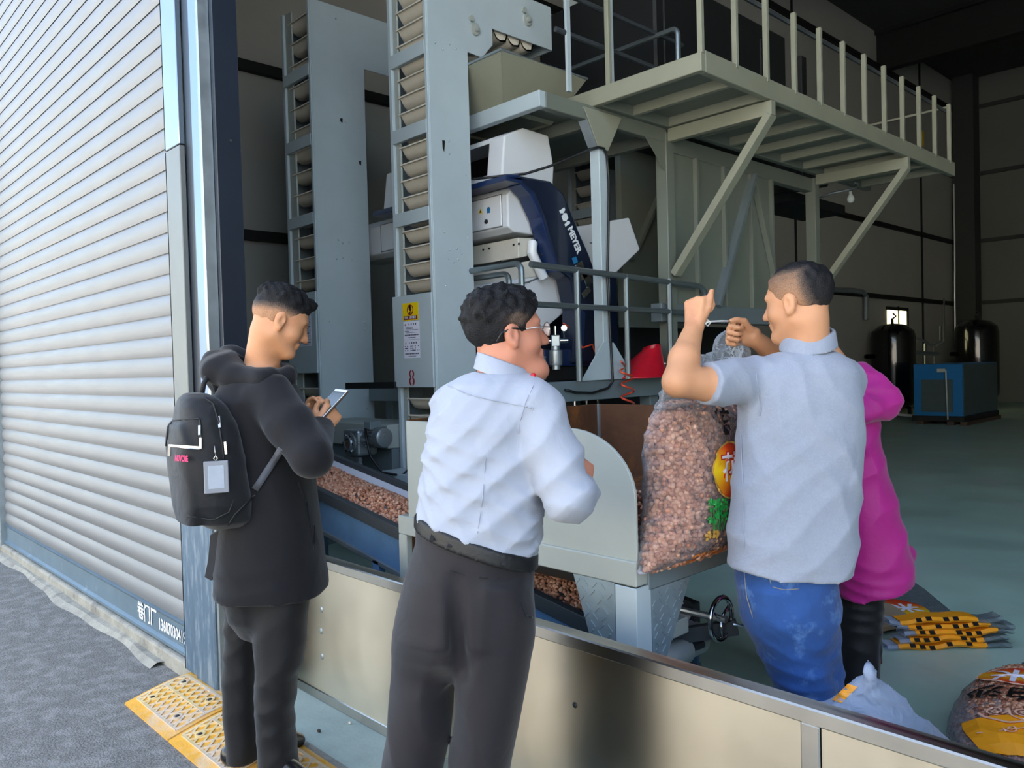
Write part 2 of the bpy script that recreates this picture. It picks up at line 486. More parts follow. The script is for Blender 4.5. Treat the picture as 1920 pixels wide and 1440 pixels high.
# ---------------------------------------------------------------- material library
pm('asphalt', '#75736e', .9, var=.5, vs=90, bump=1., bs=110, col2='#8d8b86', c2amt=.46, c2s=11)
pm('yard_concrete', '#bdbcb8', .85, var=.1, vs=2, bump=.1, bs=30)
pm('kerb_concrete', '#9d998c', .9, var=.25, vs=9, bump=.6, bs=50, col2='#6d6a62', c2amt=.38, c2s=5)
pm('floor_paint', '#a9c6b6', .42, var=.22, vs=1.3, bump=.04, bs=30, col2='#b9c7bd', c2amt=.42, c2s=.7, rvar=.12)
pm('apron_paint', '#b7c8bd', .6, var=.2, vs=4, bump=.1, bs=60, col2='#9aaaa0', c2amt=.35, c2s=6)
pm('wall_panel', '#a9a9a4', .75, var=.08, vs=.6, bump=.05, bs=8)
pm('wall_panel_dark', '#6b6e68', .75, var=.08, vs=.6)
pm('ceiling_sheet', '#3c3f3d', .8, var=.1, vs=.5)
pm('girt_black', '#0d0f10', .7)
pm('opposite_render', '#d2cdbf', .85, var=.06, vs=.4)
pm('slat_metal', '#7d7e7e', .48, metal=.15, var=.07, vs=2.2, stretch=(1, 1, 8), bump=.02, bs=20, rvar=.08)
pm('slat_bar', '#647884', .5, metal=.2, var=.12, vs=5, col2='#8d999f', c2amt=.3, c2s=8)
pm('galvanised', '#8e979c', .12, metal=.95, var=.06, vs=4, bump=.02, bs=14, rvar=.06)
pm('galvanised_satin', '#6c706e', .45, metal=.2, var=.08, vs=3, rvar=.08)
pm('galvanised_dull', '#9aa3a6', .4, metal=.7, var=.14, vs=9, rvar=.1)
pm('navy_paint', '#161f2c', .42, var=.12, vs=4, coat=.2)
pm('blue_worn', '#52687a', .5, metal=.1, var=.25, vs=9, stretch=(3, 3, .6), col2='#7f8d95', c2amt=.42, c2s=9)
pm('steel_blue', '#6f86a3', .3, metal=.35, var=.06, vs=3)
pm('stainless', '#c9c1ae', .34, metal=1., var=.05, vs=2.5, bump=.015, bs=6, rvar=.06)
pm('stainless_rail', '#a9a7a0', .3, metal=1., var=.05, vs=5, rvar=.03)
pm('ramp_yellow', '#e2a32a', .6, var=.2, vs=9, bump=.3, bs=70, col2='#c9b08e', c2amt=.42, c2s=4.5)
pm('ramp_rib', '#dfc48c', .6, var=.2, vs=11, bump=.2, bs=70, col2='#cbb9a4', c2amt=.5, c2s=5)
pm('rubber_black', '#141516', .6, var=.1)
pm('white_paint', '#e8ebee', .6, var=.1, vs=20)
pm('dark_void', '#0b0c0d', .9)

for _nm in ('stainless', 'stainless_rail'):
    _nt2 = MATS[_nm].node_tree; _b = _nt2.nodes['Principled BSDF']
    _tg = _nt2.nodes.new('ShaderNodeTangent'); _tg.direction_type = 'RADIAL'; _tg.axis = 'Z'
    _b.inputs['Anisotropic'].default_value = .85; _b.inputs['Anisotropic Rotation'].default_value = .25
    _nt2.links.new(_tg.outputs[0], _b.inputs['Tangent'])
FLZ = .05        # height of the hall floor and of the strip outside the barrier
# ---------------------------------------------------------------- the setting
struct(MB().add([(-70, -70, 0), (70, -70, 0), (70, 1.405, 0), (-70, 1.405, 0)], [(0, 1, 2, 3)]).build('ground', 'asphalt'))
struct(MB().box(-7.7, 1.66, -.2, 9.0, 24.75, FLZ).build('floor', 'floor_paint'))
struct(MB().box(-3.42, 1.395, -.2, 6.5, 1.66, FLZ).build('floor_apron', 'apron_paint'))
wl = struct(MB().box(-7.95, 1.5, FLZ - .2, -7.7, 24.75, 9.0).build('wall_left', 'wall_panel'))
for z in (2.80, 4.50, 6.35, 8.18):
    MB().box(-7.7, 1.75, z - .05, -7.62, 24.75, z + .05).build('girt', 'girt_black', wl)
for y in (8.0, 15.2, 22.0):
    MB().box(-7.7, y, FLZ, -7.66, y + .03, 9.0).build('panel_joint', 'girt_black', wl)
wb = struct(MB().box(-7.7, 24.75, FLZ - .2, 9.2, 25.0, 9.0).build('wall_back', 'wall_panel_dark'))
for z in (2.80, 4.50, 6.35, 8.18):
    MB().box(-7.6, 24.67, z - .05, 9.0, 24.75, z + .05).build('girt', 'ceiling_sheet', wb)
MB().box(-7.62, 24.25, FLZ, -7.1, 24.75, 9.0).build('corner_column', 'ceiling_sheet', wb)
struct(MB().box(9.0, 1.5, FLZ - .2, 9.25, 25, 9.0).build('wall_right', 'wall_panel'))
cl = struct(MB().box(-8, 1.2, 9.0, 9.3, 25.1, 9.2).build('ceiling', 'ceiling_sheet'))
for y in (7.0, 13.2, 19.4):
    m = MB().box(-7.7, y - .02, 8.1, 9.0, y + .02, 8.95)
    m.box(-7.7, y - .12, 8.05, 9.0, y + .12, 8.12)
    m.box(-7.7, y - .12, 8.9, 9.0, y + .12, 9.0)
    m.build('rafter', 'girt_black', cl)
wf = struct(MB().box(-8.2, 1.3, 6.1, 9.3, 1.6, 9.4).build('wall_front', 'wall_panel'))
MB().box(-9.5, 1.35, 0, -7.62, 1.6, 6.2).build('wall_pier', 'wall_panel', wf)
MB().box(6.5, 1.35, 0, 9.3, 1.6, 6.2).build('wall_pier', 'wall_panel', wf)
struct(MB().box(-60, -60, 0, 60, -3.6, .012).build('ground_yard_added', 'yard_concrete'))  # pale slab added out of view, reflecting sunlight towards the door
# unseen sunlit building added across the yard to bounce light into the doorway
wo = struct(MB().box(-34, -27, 0, 30, -26, 11).build('wall_opposite_added', 'opposite_render'))
# small window far back in the side wall
w1 = thing('window_1', 'small bright window in the side wall behind the black tank', 'window', (-7.69, 20.4, 1.9))
struct(w1); del w1['category']
_m, _n, _l, _b = nmat('window_daylight')
_b.inputs['Base Color'].default_value = (.9, .9, .8, 1); _b.inputs['Emission Color'].default_value = rgb('#f4edb8'); _b.inputs['Emission Strength'].default_value = 1.1
MATS['window_daylight'] = _m
for (a, b, c, d) in ((19.75, 20.35, 2.05, 2.5), (20.42, 20.9, 2.05, 2.5), (20.42, 20.9, 1.6, 1.98)):
    MB().box(-7.695, a, c, -7.68, b, d).build('pane', 'window_daylight', w1)
MB().box(-7.69, 19.65, 1.98, -7.66, 21.0, 2.04).box(-7.69, 20.36, 1.5, -7.66, 20.41, 2.6).box(-7.69, 19.65, 2.5, -7.66, 21.0, 2.58).box(-7.69, 20.9, 1.5, -7.66, 21.0, 2.55).build('window_frame', 'girt_black', w1)

# kerb under the shutter
kb = struct(MB().box(-9.5, 1.405, -.1, -3.60, 1.60, .075).build('trim_1', 'kerb_concrete', bevel=.012, seg=2))
fill = []
for i in range(60):                                   # broken mortar fillet along the kerb foot
    x = -9.2 + i * .088
    w = .075 + .02 * math.sin(x * 3.1) + .010 * math.sin(x * 8.7)
    fill.append(((x, 1.41, .022 + .005 * math.sin(x * 5)), (x, 1.41 - w * .5, .02), (x, 1.41 - w, -.004)))
struct(MB().grid(fill).build('trim_2', 'kerb_concrete'))
fill = []
for i in range(20):
    x = -3.45 + i * .16
    fill.append(((x, 1.43, FLZ + .004), (x, 1.40 - .012 * math.sin(i * 3.1), FLZ + .002), (x, 1.375 - .02 * math.sin(i * 2.1 + 1), .02), (x, 1.35, -.004)))
struct(MB().grid(fill).build('trim_3', 'kerb_concrete'))

# ---------------------------------------------------------------- roller shutter
SY = 1.45
rs = thing('roller_shutter', 'closed grey roller shutter of curved horizontal slats left of the open doorway', 'shutter', (-5.6, SY, .08))
PIT = .098
prof = []
for k in range(9):
    t = k / 8
    prof.append((SY + .004 - .0145 * math.sin(math.pi * min(1, .06 + t * .94)) ** .75, PIT * t * .965))
def slat_mesh(z0):
    m = MB()
    pts = [[(x, y, z0 + z) for (y, z) in prof] for x in (-7.56, -3.70)]
    m.grid(pts)
    m.add([(-7.56, SY + .006, z0 + PIT * .95), (-3.70, SY + .006, z0 + PIT * .95), (-3.70, SY + .006, z0 + PIT * 1.02), (-7.56, SY + .006, z0 + PIT * 1.02)], [(0, 1, 2, 3)])
    return m
s0 = slat_mesh(.235).build('slat', 'slat_metal', rs, smooth='auto', solid=.0)
for i in range(1, 60):
    copy_part(s0, (0, 0, PIT * i), rs)
bb = MB().prism([(-7.56, SY + .01, .08), (-7.56, SY - .022, .085), (-7.56, SY - .022, .10), (-7.56, SY - .006, .11), (-7.56, SY - .006, .215), (-7.56, SY - .02, .235), (-7.56, SY + .01, .24)], (3.86, 0, 0)).build('bottom_bar', 'slat_bar', rs)
tag(bb, 'flat bluish bottom bar with white stencilled writing')
v = [('卷', .115), ('门', .115), ('厂', .115)]
cx = ony(300, 1180, SY)[0]
text('卷门厂', 'stencil_lettering', 'white_paint', rs, (-4.33, SY - .0105, .170), (1, 0, 0), (0, 0, 1), .105, bold=.002, fit=.28)
text('13607030419', 'stencil_lettering', 'white_paint', rs, (-3.99, SY - .0105, .160), (1, 0, 0), (0, 0, 1), .082, bold=.002, fit=.34)
MB().box(-7.66, SY - .05, .05, -7.55, SY + .05, 6.08).build('guide_rail', 'galvanised_dull', rs, bevel=.004)
g2 = MB().box(-3.715, SY - .055, .06, -3.555, SY - .03, 1.02).box(-3.715, SY - .055, .06, -3.70, SY + .05, 1.02)
g2.build('guide_rail', 'blue_worn', rs, bevel=.003)
MB().box(-3.725, SY - .058, 1.0, -3.555, SY - .032, 2.43).box(-3.725, SY - .058, 1.0, -3.71, SY + .05, 2.43).build('guide_rail', 'galvanised_satin', rs, bevel=.003)
g3 = MB().box(-3.725, SY - .058, 2.434, -3.555, SY - .032, 6.08).box(-3.725, SY - .058, 2.434, -3.71, SY + .05, 6.08)
tag(g3.build('guide_rail', 'galvanised', rs, bevel=.003), 'bright galvanised guide rail reflecting the sky')

# ---------------------------------------------------------------- post between shutter and doorway
dp = thing('door_post', 'navy painted steel post with a pale guide channel beside the open doorway', 'door post', (-3.44, 1.5, 0))
MB().box(-3.555, SY - .03, .0, -3.47, SY + .08, 6.08).build('web', 'navy_paint', dp, bevel=.003)
MB().box(-3.47, SY - .035, .0, -3.385, SY + .06, 6.08).build('guide_channel', 'steel_blue', dp, bevel=.003)
MB().box(-3.375, SY - .045, .0, -3.34, SY - .005, 6.08).build('channel_lip', 'galvanised', dp, bevel=.004)
MB().box(-3.352, SY - .05, .0, -3.335, SY + .0, 6.08).build('seal_strip', 'galvanised_dull', dp, bevel=.002)
MB().box(-3.36, SY - .0, .0, -3.305, SY + .11, 6.08).build('flange', 'navy_paint', dp, bevel=.003)
MB().box(-3.575, SY - .06, .0, -3.36, SY + .0, 1.05).build('base_cladding', 'blue_worn', dp, bevel=.006)
MB().cyl((-3.30, SY + .06, 2.41), (-3.292, SY + .06, 2.41), .006, 8).build('bolt', 'galvanised', dp)

# ---------------------------------------------------------------- stainless barrier across the doorway
BY = 1.66
bar = thing('stainless_barrier', 'knee-high stainless steel barrier across the doorway', 'barrier', (-1.5, BY, FLZ))
MB().box(-3.29, BY, FLZ + .03, -.846, BY + .03, .615).build('panel', 'stainless', bar)
MB().box(-.80, BY, FLZ + .03, 6.4, BY + .03, .615).build('panel', 'stainless', bar)
MB().box(-3.29, BY - .008, .612, 6.4, BY + .045, .65).build('top_rail', 'stainless_rail', bar, bevel=.004)
MB().box(-3.29, BY - .006, FLZ, 6.4, BY + .04, FLZ + .042).build('bottom_rail', 'stainless_rail', bar, bevel=.003)
MB().box(-.846, BY - .007, FLZ + .04, -.802, BY + .035, .613).build('post', 'stainless_rail', bar, bevel=.003)
for (px, py) in ((603, 1143), (602, 1183), (604, 1231)):
    p = ony(px, py, BY)
    MB().lathe((p[0], BY + .002, p[2]), (0, -1, 0), [(.014, 0), (.013, .003), (.008, .005), (.001, .0055)], 14).build('rivet', 'galvanised_dull', bar, smooth=True)
p = ony(1078, 1322, BY); MB().lathe((p[0], BY + .002, p[2]), (0, -1, 0), [(.009, 0), (.008, .004), (.001, .006)], 12).build('bolt', 'rubber_black', bar, smooth=True)

# ---------------------------------------------------------------- yellow ramp pieces on the asphalt
RY0, RY1, RL = 1.11, 1.40, .50
def ramp_z(y): 
    t = (y - RY0) / (RY1 - RY0); return .008 + .05 * math.sin(min(1, t * 1.02) * math.pi / 2) ** 1.1
def ramp(x0, label, skewed):
    t = thing('yellow_ramp', label, 'ramp', (x0 + RL / 2, (RY0 + RY1) / 2, 0), 'yellow ramp pieces in front of the doorway')
    ys = [RY0 + (RY1 - RY0) * k / 10 for k in range(11)]
    prof = [(y, ramp_z(y)) for y in ys] + [(RY1, 0.0), (RY0, 0.0)]
    MB().prism([(x0 + .004, y, z) for y, z in prof], (RL - .008, 0, 0)).build('ramp_body', 'ramp_yellow', t)
    m = MB()
    def seg(a, b, w=.009, h=.006):
        n = 6
        for i in range(n):
            p = [a[0] + (b[0] - a[0]) * i / n, a[1] + (b[1] - a[1]) * i / n]; q = [a[0] + (b[0] - a[0]) * (i + 1) / n, a[1] + (b[1] - a[1]) * (i + 1) / n]
            m.bar((p[0], p[1], ramp_z(p[1]) + h / 2 - .001), (q[0], q[1], ramp_z(q[1]) + h / 2 - .001), w, h)
    e = .03; xa, xb, ya, yb = x0 + e, x0 + RL - e, RY0 + .045, RY1 - .03
    ym = (ya + yb) / 2 + .01
    for (c, d) in ((ya, ym), (ym, yb)):
        seg((xa, c), (xb, c), .012); 
        for s in (-1, 1):
            k = -.2
            while k < RL:
                p, q = (xa + k, c), (xa + k + (d - c) * .8, d)
                if s < 0: p, q = (xa + k, d), (xa + k + (d - c) * .8, c)
                # clip to the tread field
                def clipx(u, v):
                    u, v = list(u), list(v)
                    for lim, sg in ((xa, 1), (xb, -1)):
                        du, dv = sg * (u[0] - lim), sg * (v[0] - lim)
                        if du < 0 and dv < 0: return None
                        if du < 0: f = du / (du - dv); u = [u[0] + (v[0] - u[0]) * f, u[1] + (v[1] - u[1]) * f]
                        elif dv < 0: f = dv / (dv - du); v = [v[0] + (u[0] - v[0]) * f, v[1] + (u[1] - v[1]) * f]
                    return u, v
                r = clipx(p, q)
                if r: seg(*r)
                k += .052
    seg((xa, yb), (xb, yb), .012); seg((xa, ya), (xa, yb), .012); seg((xb, ya), (xb, yb), .012)
    m.build('tread_ribs', 'ramp_rib', t)
    for fx in (.2, .75):
        for yy in (RY0 + .085, RY1 - .07):
            c = np.array([x0 + RL * fx, yy, ramp_z(yy) + .003])
            MB().lathe(c, (0, -.15, 1), [(.021, -.004), (.021, .004), (.014, .005), (.012, .001), (.0, .0)], 14).build('bolt_boss', 'ramp_rib', t, smooth='auto')
            MB().lathe(c + (0, 0, .0015), (0, -.15, 1), [(.009, 0), (.008, .004), (.0, .005)], 8).build('bolt', 'rubber_black', t)
    return t
_rl = ['yellow ramp piece at the left end, nearest the shutter kerb', 'yellow ramp piece under the heel of the man in black',
       'third yellow ramp piece from the shutter, by the toe of the man in black', 'yellow ramp piece between the man in black and the man in the white shirt',
       'yellow ramp piece under the man in the white shirt']
for i in range(5): ramp(-3.66 + i * (RL + .004), _rl[i], False)

# ---------------------------------------------------------------- machine paints
pm('machine_grey', '#b3c1c5', .42, var=.07, vs=2.5, bump=.03, bs=40, spec=.4)
pm('casing_dark', '#15181a', .6, var=.1)
pm('machine_pale', '#a3a9a2', .5, var=.07, vs=3, bump=.05, bs=30, col2='#8b8d80', c2amt=.24, c2s=5)
pm('machine_dark', '#6c787c', .45, var=.1, vs=3)
pm('bin_grey', '#71776d', .5, var=.08, vs=2, bump=.03, bs=20)
pm('walk_cream', '#8f917f', .5, var=.08, vs=2.5)
pm('bucket_cream', '#d6d0c0', .45, var=.1, vs=8, spec=.4)
pm('sorter_white', '#dfe2e4', .3, var=.03, vs=2, coat=.3)
pm('sorter_seam', '#6d7275', .5)
pm('sorter_cream', '#cbc7ba', .4, var=.06, vs=5)
pm('sorter_blue', '#0e1a31', .35, var=.1, vs=3, coat=.3)
pm('sorter_blue_light', '#172a52', .35, var=.08, vs=3, coat=.3)
pm('tube_steel', '#7d878a', .35, metal=.7, var=.05, vs=6)
pm('rust', '#553620', .7, var=.3, vs=5, bump=.25, bs=40, col2='#83501f', c2amt=.36, c2s=4, stretch=(1, 1, .7))
pm('belt_white', '#d5d8e0', .5, var=.06)
pm('rail_dark', '#3c4246', .5, var=.15, vs=10)
pm('conveyor_blue', '#5a7da0', .5, var=.2, vs=7, bump=.1, bs=30, col2='#7f96a8', c2amt=.28, c2s=22)
pm('tread_plate', '#93a3a9', .4, metal=.4, var=.1, vs=8, rvar=.08)
pm('motor_silver', '#9aa2a6', .35, metal=.75, var=.12, vs=18, rvar=.1)
pm('chrome', '#c8ccce', .1, metal=1., var=.04)
pm('sign_yellow', '#f2cf14', .45, var=.03)
pm('sign_red', '#7d1420', .5)
pm('paint_red', '#96202a', .6, var=.12, vs=30)
pm('sign_black', '#15120c', .6)
pm('paper_white', '#e4e6f2', .6, var=.02)
pm('print_ink', '#2e3350', .7)
pm('logo_white', '#dfe5e6', .5)
pm('hose_orange', '#e2502f', .4, var=.05, coat=.3)
pm('funnel_red', '#c01328', .38, var=.1, vs=6, coat=.2)
pm('cable_black', '#101112', .45)
pm('tank_black', '#08090a', .16, var=.05, coat=.5)
pm('dryer_blue', '#1f6fae', .4, var=.06)
pm('dryer_grey', '#46565a', .5, var=.1)
pm('skid_brown', '#4a3d33', .8, var=.2)
pm('pipe_white', '#c9cfcd', .3, metal=.3, var=.08)
pm('sticker_blue', '#1f6f9e', .4)
pm('bulb_glass', '#d8e2de', .15, var=.02)
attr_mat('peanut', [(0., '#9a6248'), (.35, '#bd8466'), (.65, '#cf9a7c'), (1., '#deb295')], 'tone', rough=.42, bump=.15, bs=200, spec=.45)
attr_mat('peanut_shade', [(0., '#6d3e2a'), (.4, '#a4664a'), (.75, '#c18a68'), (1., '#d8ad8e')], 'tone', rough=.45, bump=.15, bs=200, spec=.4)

# ---------------------------------------------------------------- bucket elevators
def bucket_mesh(x0, x1, y, z, s=1.):
    pr = [(y - .035 * s, z), (y - .04 * s, z + .006), (y - .028 * s, z + .006), (y - .012 * s, z - .03 * s), (y + .01 * s, z - .058 * s), (y + .045 * s, z - .072 * s), (y + .10 * s, z - .06 * s), (y + .12 * s, z), (y + .11 * s, z), (y + .09 * s, z - .05 * s), (y + .045 * s, z - .06 * s), (y + .016 * s, z - .048 * s), (y - .006 * s, z - .022 * s), (y - .022 * s, z)]
    m = MB()
    a = [(x0, p[0], p[1]) for p in pr]; b = [(x1, p[0], p[1]) for p in pr]
    n = len(pr)
    m.add(a + b, [(i, (i + 1) % n, n + (i + 1) % n, n + i) for i in range(n)] + [tuple(range(n))[::-1], tuple(range(n, 2 * n))])
    for xx, d in ((x0, .008), (x1 - .008, .008)):      # closed ends
        m.prism([(xx, y - .03 * s, z), (xx, y - .012 * s, z - .03 * s), (xx, y + .01 * s, z - .058 * s), (xx, y + .045 * s, z - .072 * s), (xx, y + .10 * s, z - .06 * s), (xx, y + .12 * s, z)], (d, 0, 0))
    m.box(x0 - .012, y - .042 * s, z - .002, x1 + .006, y - .03 * s, z + .007)   # rolled rim
    return m
def elevator(x0, x1, yf, sl, zb, zt, pitch, bars, panel, head, label, left_plate=.05):
    t = thing('bucket_elevator', label, 'elevator', (x0, yf, FLZ), 'bucket elevators')
    MB().box(x0, yf, zb, x0 + .035, yf + .05, zt).build('stile', 'machine_grey', t, bevel=.003)
    MB().box(x0 + .035, yf + .02, zb, x0 + .035 + left_plate, yf + .035, zt).build('inner_strip', 'machine_pale', t, bevel=.002)
    MB().box(x1 - .028, yf, zb, x1, yf + .05, zt).build('stile', 'machine_grey', t, bevel=.003)
    for z in bars: MB().box(x0 + .03, yf - .004, z - .045, x1 - .02, yf + .03, z + .045).build('cross_bar', 'machine_grey', t, bevel=.002)
    MB().box(x0 - .01, yf + .05, zb, x0 + .004, yf + sl, zt).build('side_plate', 'machine_dark', t)
    sp = [(yf + .01, zb), (yf + sl, zb)] + head + [(yf + .01, zt)]
    MB().prism([(x1 - .006, y, z) for y, z in sp], (.012, 0, 0)).build('side_plate', 'machine_grey', t, bevel=.002)
    # head hood: far side plate and roof, so the head is a closed box with an open mouth below
    hd = [p for p in head if p[1] > 3.4]
    if len(hd) >= 4:
        ym = max(p[0] for p in hd); zl = min(p[1] for p in hd if p[0] > ym - .05)
        MB().box(x0 - .006, yf + sl, zl, x0 + .006, ym, zt).build('head_plate', 'machine_grey', t)
        MB().box(x0, yf, zt - .01, x1, ym, zt + .01).build('head_roof', 'machine_grey', t)
        MB().box(x0, ym - .006, zl, x1, ym + .006, zt).build('head_end', 'machine_grey', t)
        if ym > yf + 1.0:
            b = bucket_mesh(x0 + .05, x1 - .03, yf + sl + .16, zl + .02).build('bucket', 'bucket_cream', t, smooth='auto')
            for k in range(1, 4): copy_part(b, (0, .13 * k, 0), t)
    b0 = None; z = zb + .06
    p0, p1 = panel
    while z < zt - .02:
        if not (p0 + .02 < z < p1 - .0):
            if b0 is None:
                b0 = bucket_mesh(x0 + .095, x1 - .035, yf + .055, z).build('bucket', 'bucket_cream', t, smooth='auto'); zb0 = z
            else: copy_part(b0, (0, 0, z - zb0), t)
        z += pitch
    MB().box(x0 + .02, yf + .20, zb, x1 - .01, yf + .215, zt).build('back_casing', 'machine_dark', t)
    if p1 > p0: MB().box(x0 - .005, yf - .022, p0, x1 + .003, yf - .006, p1).build('cover_panel', 'machine_grey', t, bevel=.003)
    MB().box(x0 - .01, yf - .01, FLZ, x1 + .01, yf + sl, zb).build('boot', 'machine_dark', t, bevel=.006)
    return t
def dome(p, n, r=.008):
    return MB().lathe(p, n, [(r, 0), (r * .85, r * .45), (r * .4, r * .75), (.0005, r * .8)], 10)
EX0, EX1, EY = -4.515, -4.09, 3.2
em = elevator(EX0, EX1, EY, .345, .70, 4.05, .1125, (2.42, 2.98, 3.485), (1.29, 1.905),
              [(3.545, 3.526), (3.675, 3.52), (3.776, 3.63), (3.776, 3.742), (4.372, 3.742), (4.372, 4.05)],
              'grey bucket elevator marked with a red 8, in front of the white sorter')
for (y, z) in [(3.27, 3.52), (3.33, 3.49), (3.39, 3.54), (3.44, 3.52), (3.36, 2.9), (3.36, 2.82), (3.33, 2.13), (3.37, 2.11), (3.41, 2.13), (3.34, 2.19), (3.4, 2.2), (3.44, 2.17), (3.3, 1.95), (3.3, 2.3), (3.5, 2.28), (3.5, 2.7)]:
    dome((EX1 + .006, y, z), (1, 0, 0), .0085).build('rivet', 'machine_grey', em, smooth=True)
for px, py in ((890, 55), (988, 38)):                   # hinge castings on the head
    p = onx(px, py, EX1 + .006)
    MB().lathe(p, (1, 0, 0), [(.045, 0), (.04, .012), (.02, .014), (.018, .03), (.001, .032)], 14).cyl(p + (0, -.035, .06), p + (.02, -.035, .06), .02, 10).build('bearing', 'machine_pale', em, smooth='auto')
p = onx(832, 272, EX1 + .008)
MB().prism([p + (0, -.012, .03), p + (0, .012, .03), p + (0, .008, 0), p + (0, .002, -.045), p + (0, -.01, -.02)], (.001, 0, 0)).build('paint_chip', 'sign_black', em)
# stickers on the cover panel
yy = EY - .0235
def stick(x0, z0, x1, z1, name, mat, par, d=0.): return MB().box(x0, yy - .001 - d, z0, x1, yy - d, z1).build(name, mat, par)
def warning_set(par, x, ztop, xw=.175):
    stick(x, ztop - .117, x + xw, ztop, 'warning_sign', 'sign_yellow', par)
    c = np.array([x + xw / 2, yy - .0015, ztop - .046])
    th = [k * 2 * math.pi / 24 for k in range(24)]
    MB().ring([c + .032 * np.array([math.cos(a), 0, math.sin(a)]) for a in th], .0035, 6, closed=True).build('warning_symbol', 'sign_red', par)
    m = MB().prism([c + (-.012, 0, .028), c + (.006, 0, .03), c + (.012, 0, .0), c + (.0, 0, -.012), c + (-.016, 0, .004)], (0, -.0008, 0))
    m.prism([c + (-.008, 0, -.012), c + (.004, 0, -.016), c + (.0, 0, -.034), c + (-.012, 0, -.028)], (0, -.0008, 0))
    m.build('warning_symbol', 'sign_black', par)
    MB().bar(c + (-.022, -.001, .022), c + (.022, -.001, -.022), .004, .002, (0, 1, 0)).build('warning_symbol', 'sign_red', par)
    stick(x + .014, ztop - .111, x + xw - .012, ztop - .086, 'warning_strip', 'sign_red', par, .0008)
    text('危险：请勿靠近', 'warning_lettering', 'logo_white', par, (x + xw / 2, yy - .003, ztop - .0985), (1, 0, 0), (0, 0, 1), .020, bold=.0004, fit=xw * .74)
    for k, top in enumerate((ztop - .122, ztop - .246)):
        stick(x + .006, top - .121, x + xw + .006, top, 'notice_sheet', 'paper_white', par)
        m = MB()
        cx = x + .006 + xw / 2
        def line(z, a, b, h): m.box(x + .006 + xw * a, yy - .0025, z - h / 2, x + .006 + xw * b, yy - .0015, z + h / 2)
        if k == 0:
            for j, (a, b) in enumerate(((.14, .62), (.14, .64), (.12, .92), (.08, .34), (.14, .86))): line(top - .041 - j * .0085, a, b, .0028)
        else:
            for j, seg in enumerate((((.06, .1), (.2, .26), (.42, .5), (.55, .6), (.7, .75), (.9, .95)), ((.06, .26), (.42, .48), (.54, .6), (.7, .74)), ((.06, .1), (.2, .26), (.42, .48), (.52, .74), (.85, .88), (.94, .97)))):
                for (a, b) in seg: line(top - .042 - j * .014, a, b, .006)
        for a in range(12): line(top - .092, .08 + a * .073, .08 + a * .073 + .045, .009)
        line(top - .108, .28, .76, .003)
        for a in range(4): line(top - .02, .34 + a * .14, .34 + a * .14 + (.05 if a else .03), .011)
        m.build('notice_print', 'print_ink', par)
        MB().prism([(x + .02, yy - .0026, top - .024), (x + .034, yy - .0026, top - .012), (x + .028, yy - .0026, top - .030)], (0, .001, 0)).build('notice_emblem', 'sign_red', par)
warning_set(em, -4.40, 1.852)
# stencilled figure: two ovals cut by stencil bridges
m = MB()
for cz_, r in ((1.380, .026), (1.330, .029)):
    for sgn in (-1, 1):
        a0 = [math.radians(d) for d in range(-78, 79, 12)]
        o = [(-4.318 + sgn * math.cos(a) * r * 1.1, yy - .0012, cz_ + math.sin(a) * r * 1.05) for a in a0]
        i = [(-4.318 + sgn * (.004 + math.cos(a) * r * .38), yy - .0012, cz_ + math.sin(a) * r * .5) for a in a0]
        m.grid([o, i])
m.build('stencilled_number', 'paint_red', em)

el = elevator(-5.99, -5.55, EY, .49, .70, 4.3, .172, (2.61, 3.22, 3.76), (1.40, 2.035),
              [(3.69, 3.86), (4.5, 3.86), (4.5, 4.3)], 'grey bucket elevator nearest the shutter, behind the man in black', .10)
warning_set(el, -5.80, 1.98)
for (y, z) in [(3.4, 2.45), (3.44, 2.43), (3.5, 2.44), (3.38, 2.3), (3.44, 2.31), (3.52, 2.3), (3.3, 1.8), (3.3, 1.74), (3.62, 1.8), (3.62, 1.74), (3.3, 1.2), (3.62, 1.2), (3.62, 1.1), (3.44, 4.2), (3.5, 3.4)]:
    dome((-5.544, y, z), (1, 0, 0), .0085).build('rivet', 'machine_grey', el, smooth=True)
for px, py in ((640, 225), (675, 305)):
    p = onx(px, py, -5.54)
    MB().prism([p + (0, -.01, .012), p + (0, .012, .016), p + (0, .01, -.02), p + (0, -.008, -.012)], (.001, 0, 0)).build('paint_chip', 'sign_black', el)
e3 = elevator(-5.44, -5.06, 6.0, .45, .70, 6.2, .16, (2.2, 2.9, 3.6, 4.3, 5.0), (1.2, 1.3),
              [(6.45, 6.0), (6.46, 6.2)], 'dim grey bucket elevator standing behind the white sorter')

# low cross housing between the two elevators
ch = thing('transfer_housing', 'pale grey horizontal transfer housing joining the two front elevators', 'machine housing', (-5.0, 3.3, FLZ))
MB().box(-5.535, 3.12, .87, -4.535, 3.5, 1.035).build('trough', 'machine_pale', ch, bevel=.006)
MB().box(-5.535, 3.15, .60, -4.535, 3.5, .868).build('lower_casing_or_shade', 'machine_dark', ch, bevel=.004)
MB().box(-5.5, 3.3, FLZ, -5.1, 3.5, .60).build('stand', 'machine_dark', ch)
MB().bar((-5.12, 3.17, 1.30), (-4.50, 3.17, 1.305), .02, .045).build('tie_bar', 'girt_black', ch)
MB().prism([(-4.62, 2.98, .60), (-4.47, 2.98, .74), (-4.10, 2.98, .74), (-4.10, 2.98, .45), (-4.75, 2.98, .45)], (0, .2, 0)).build('boot_cover', 'machine_grey', ch, bevel=.004)

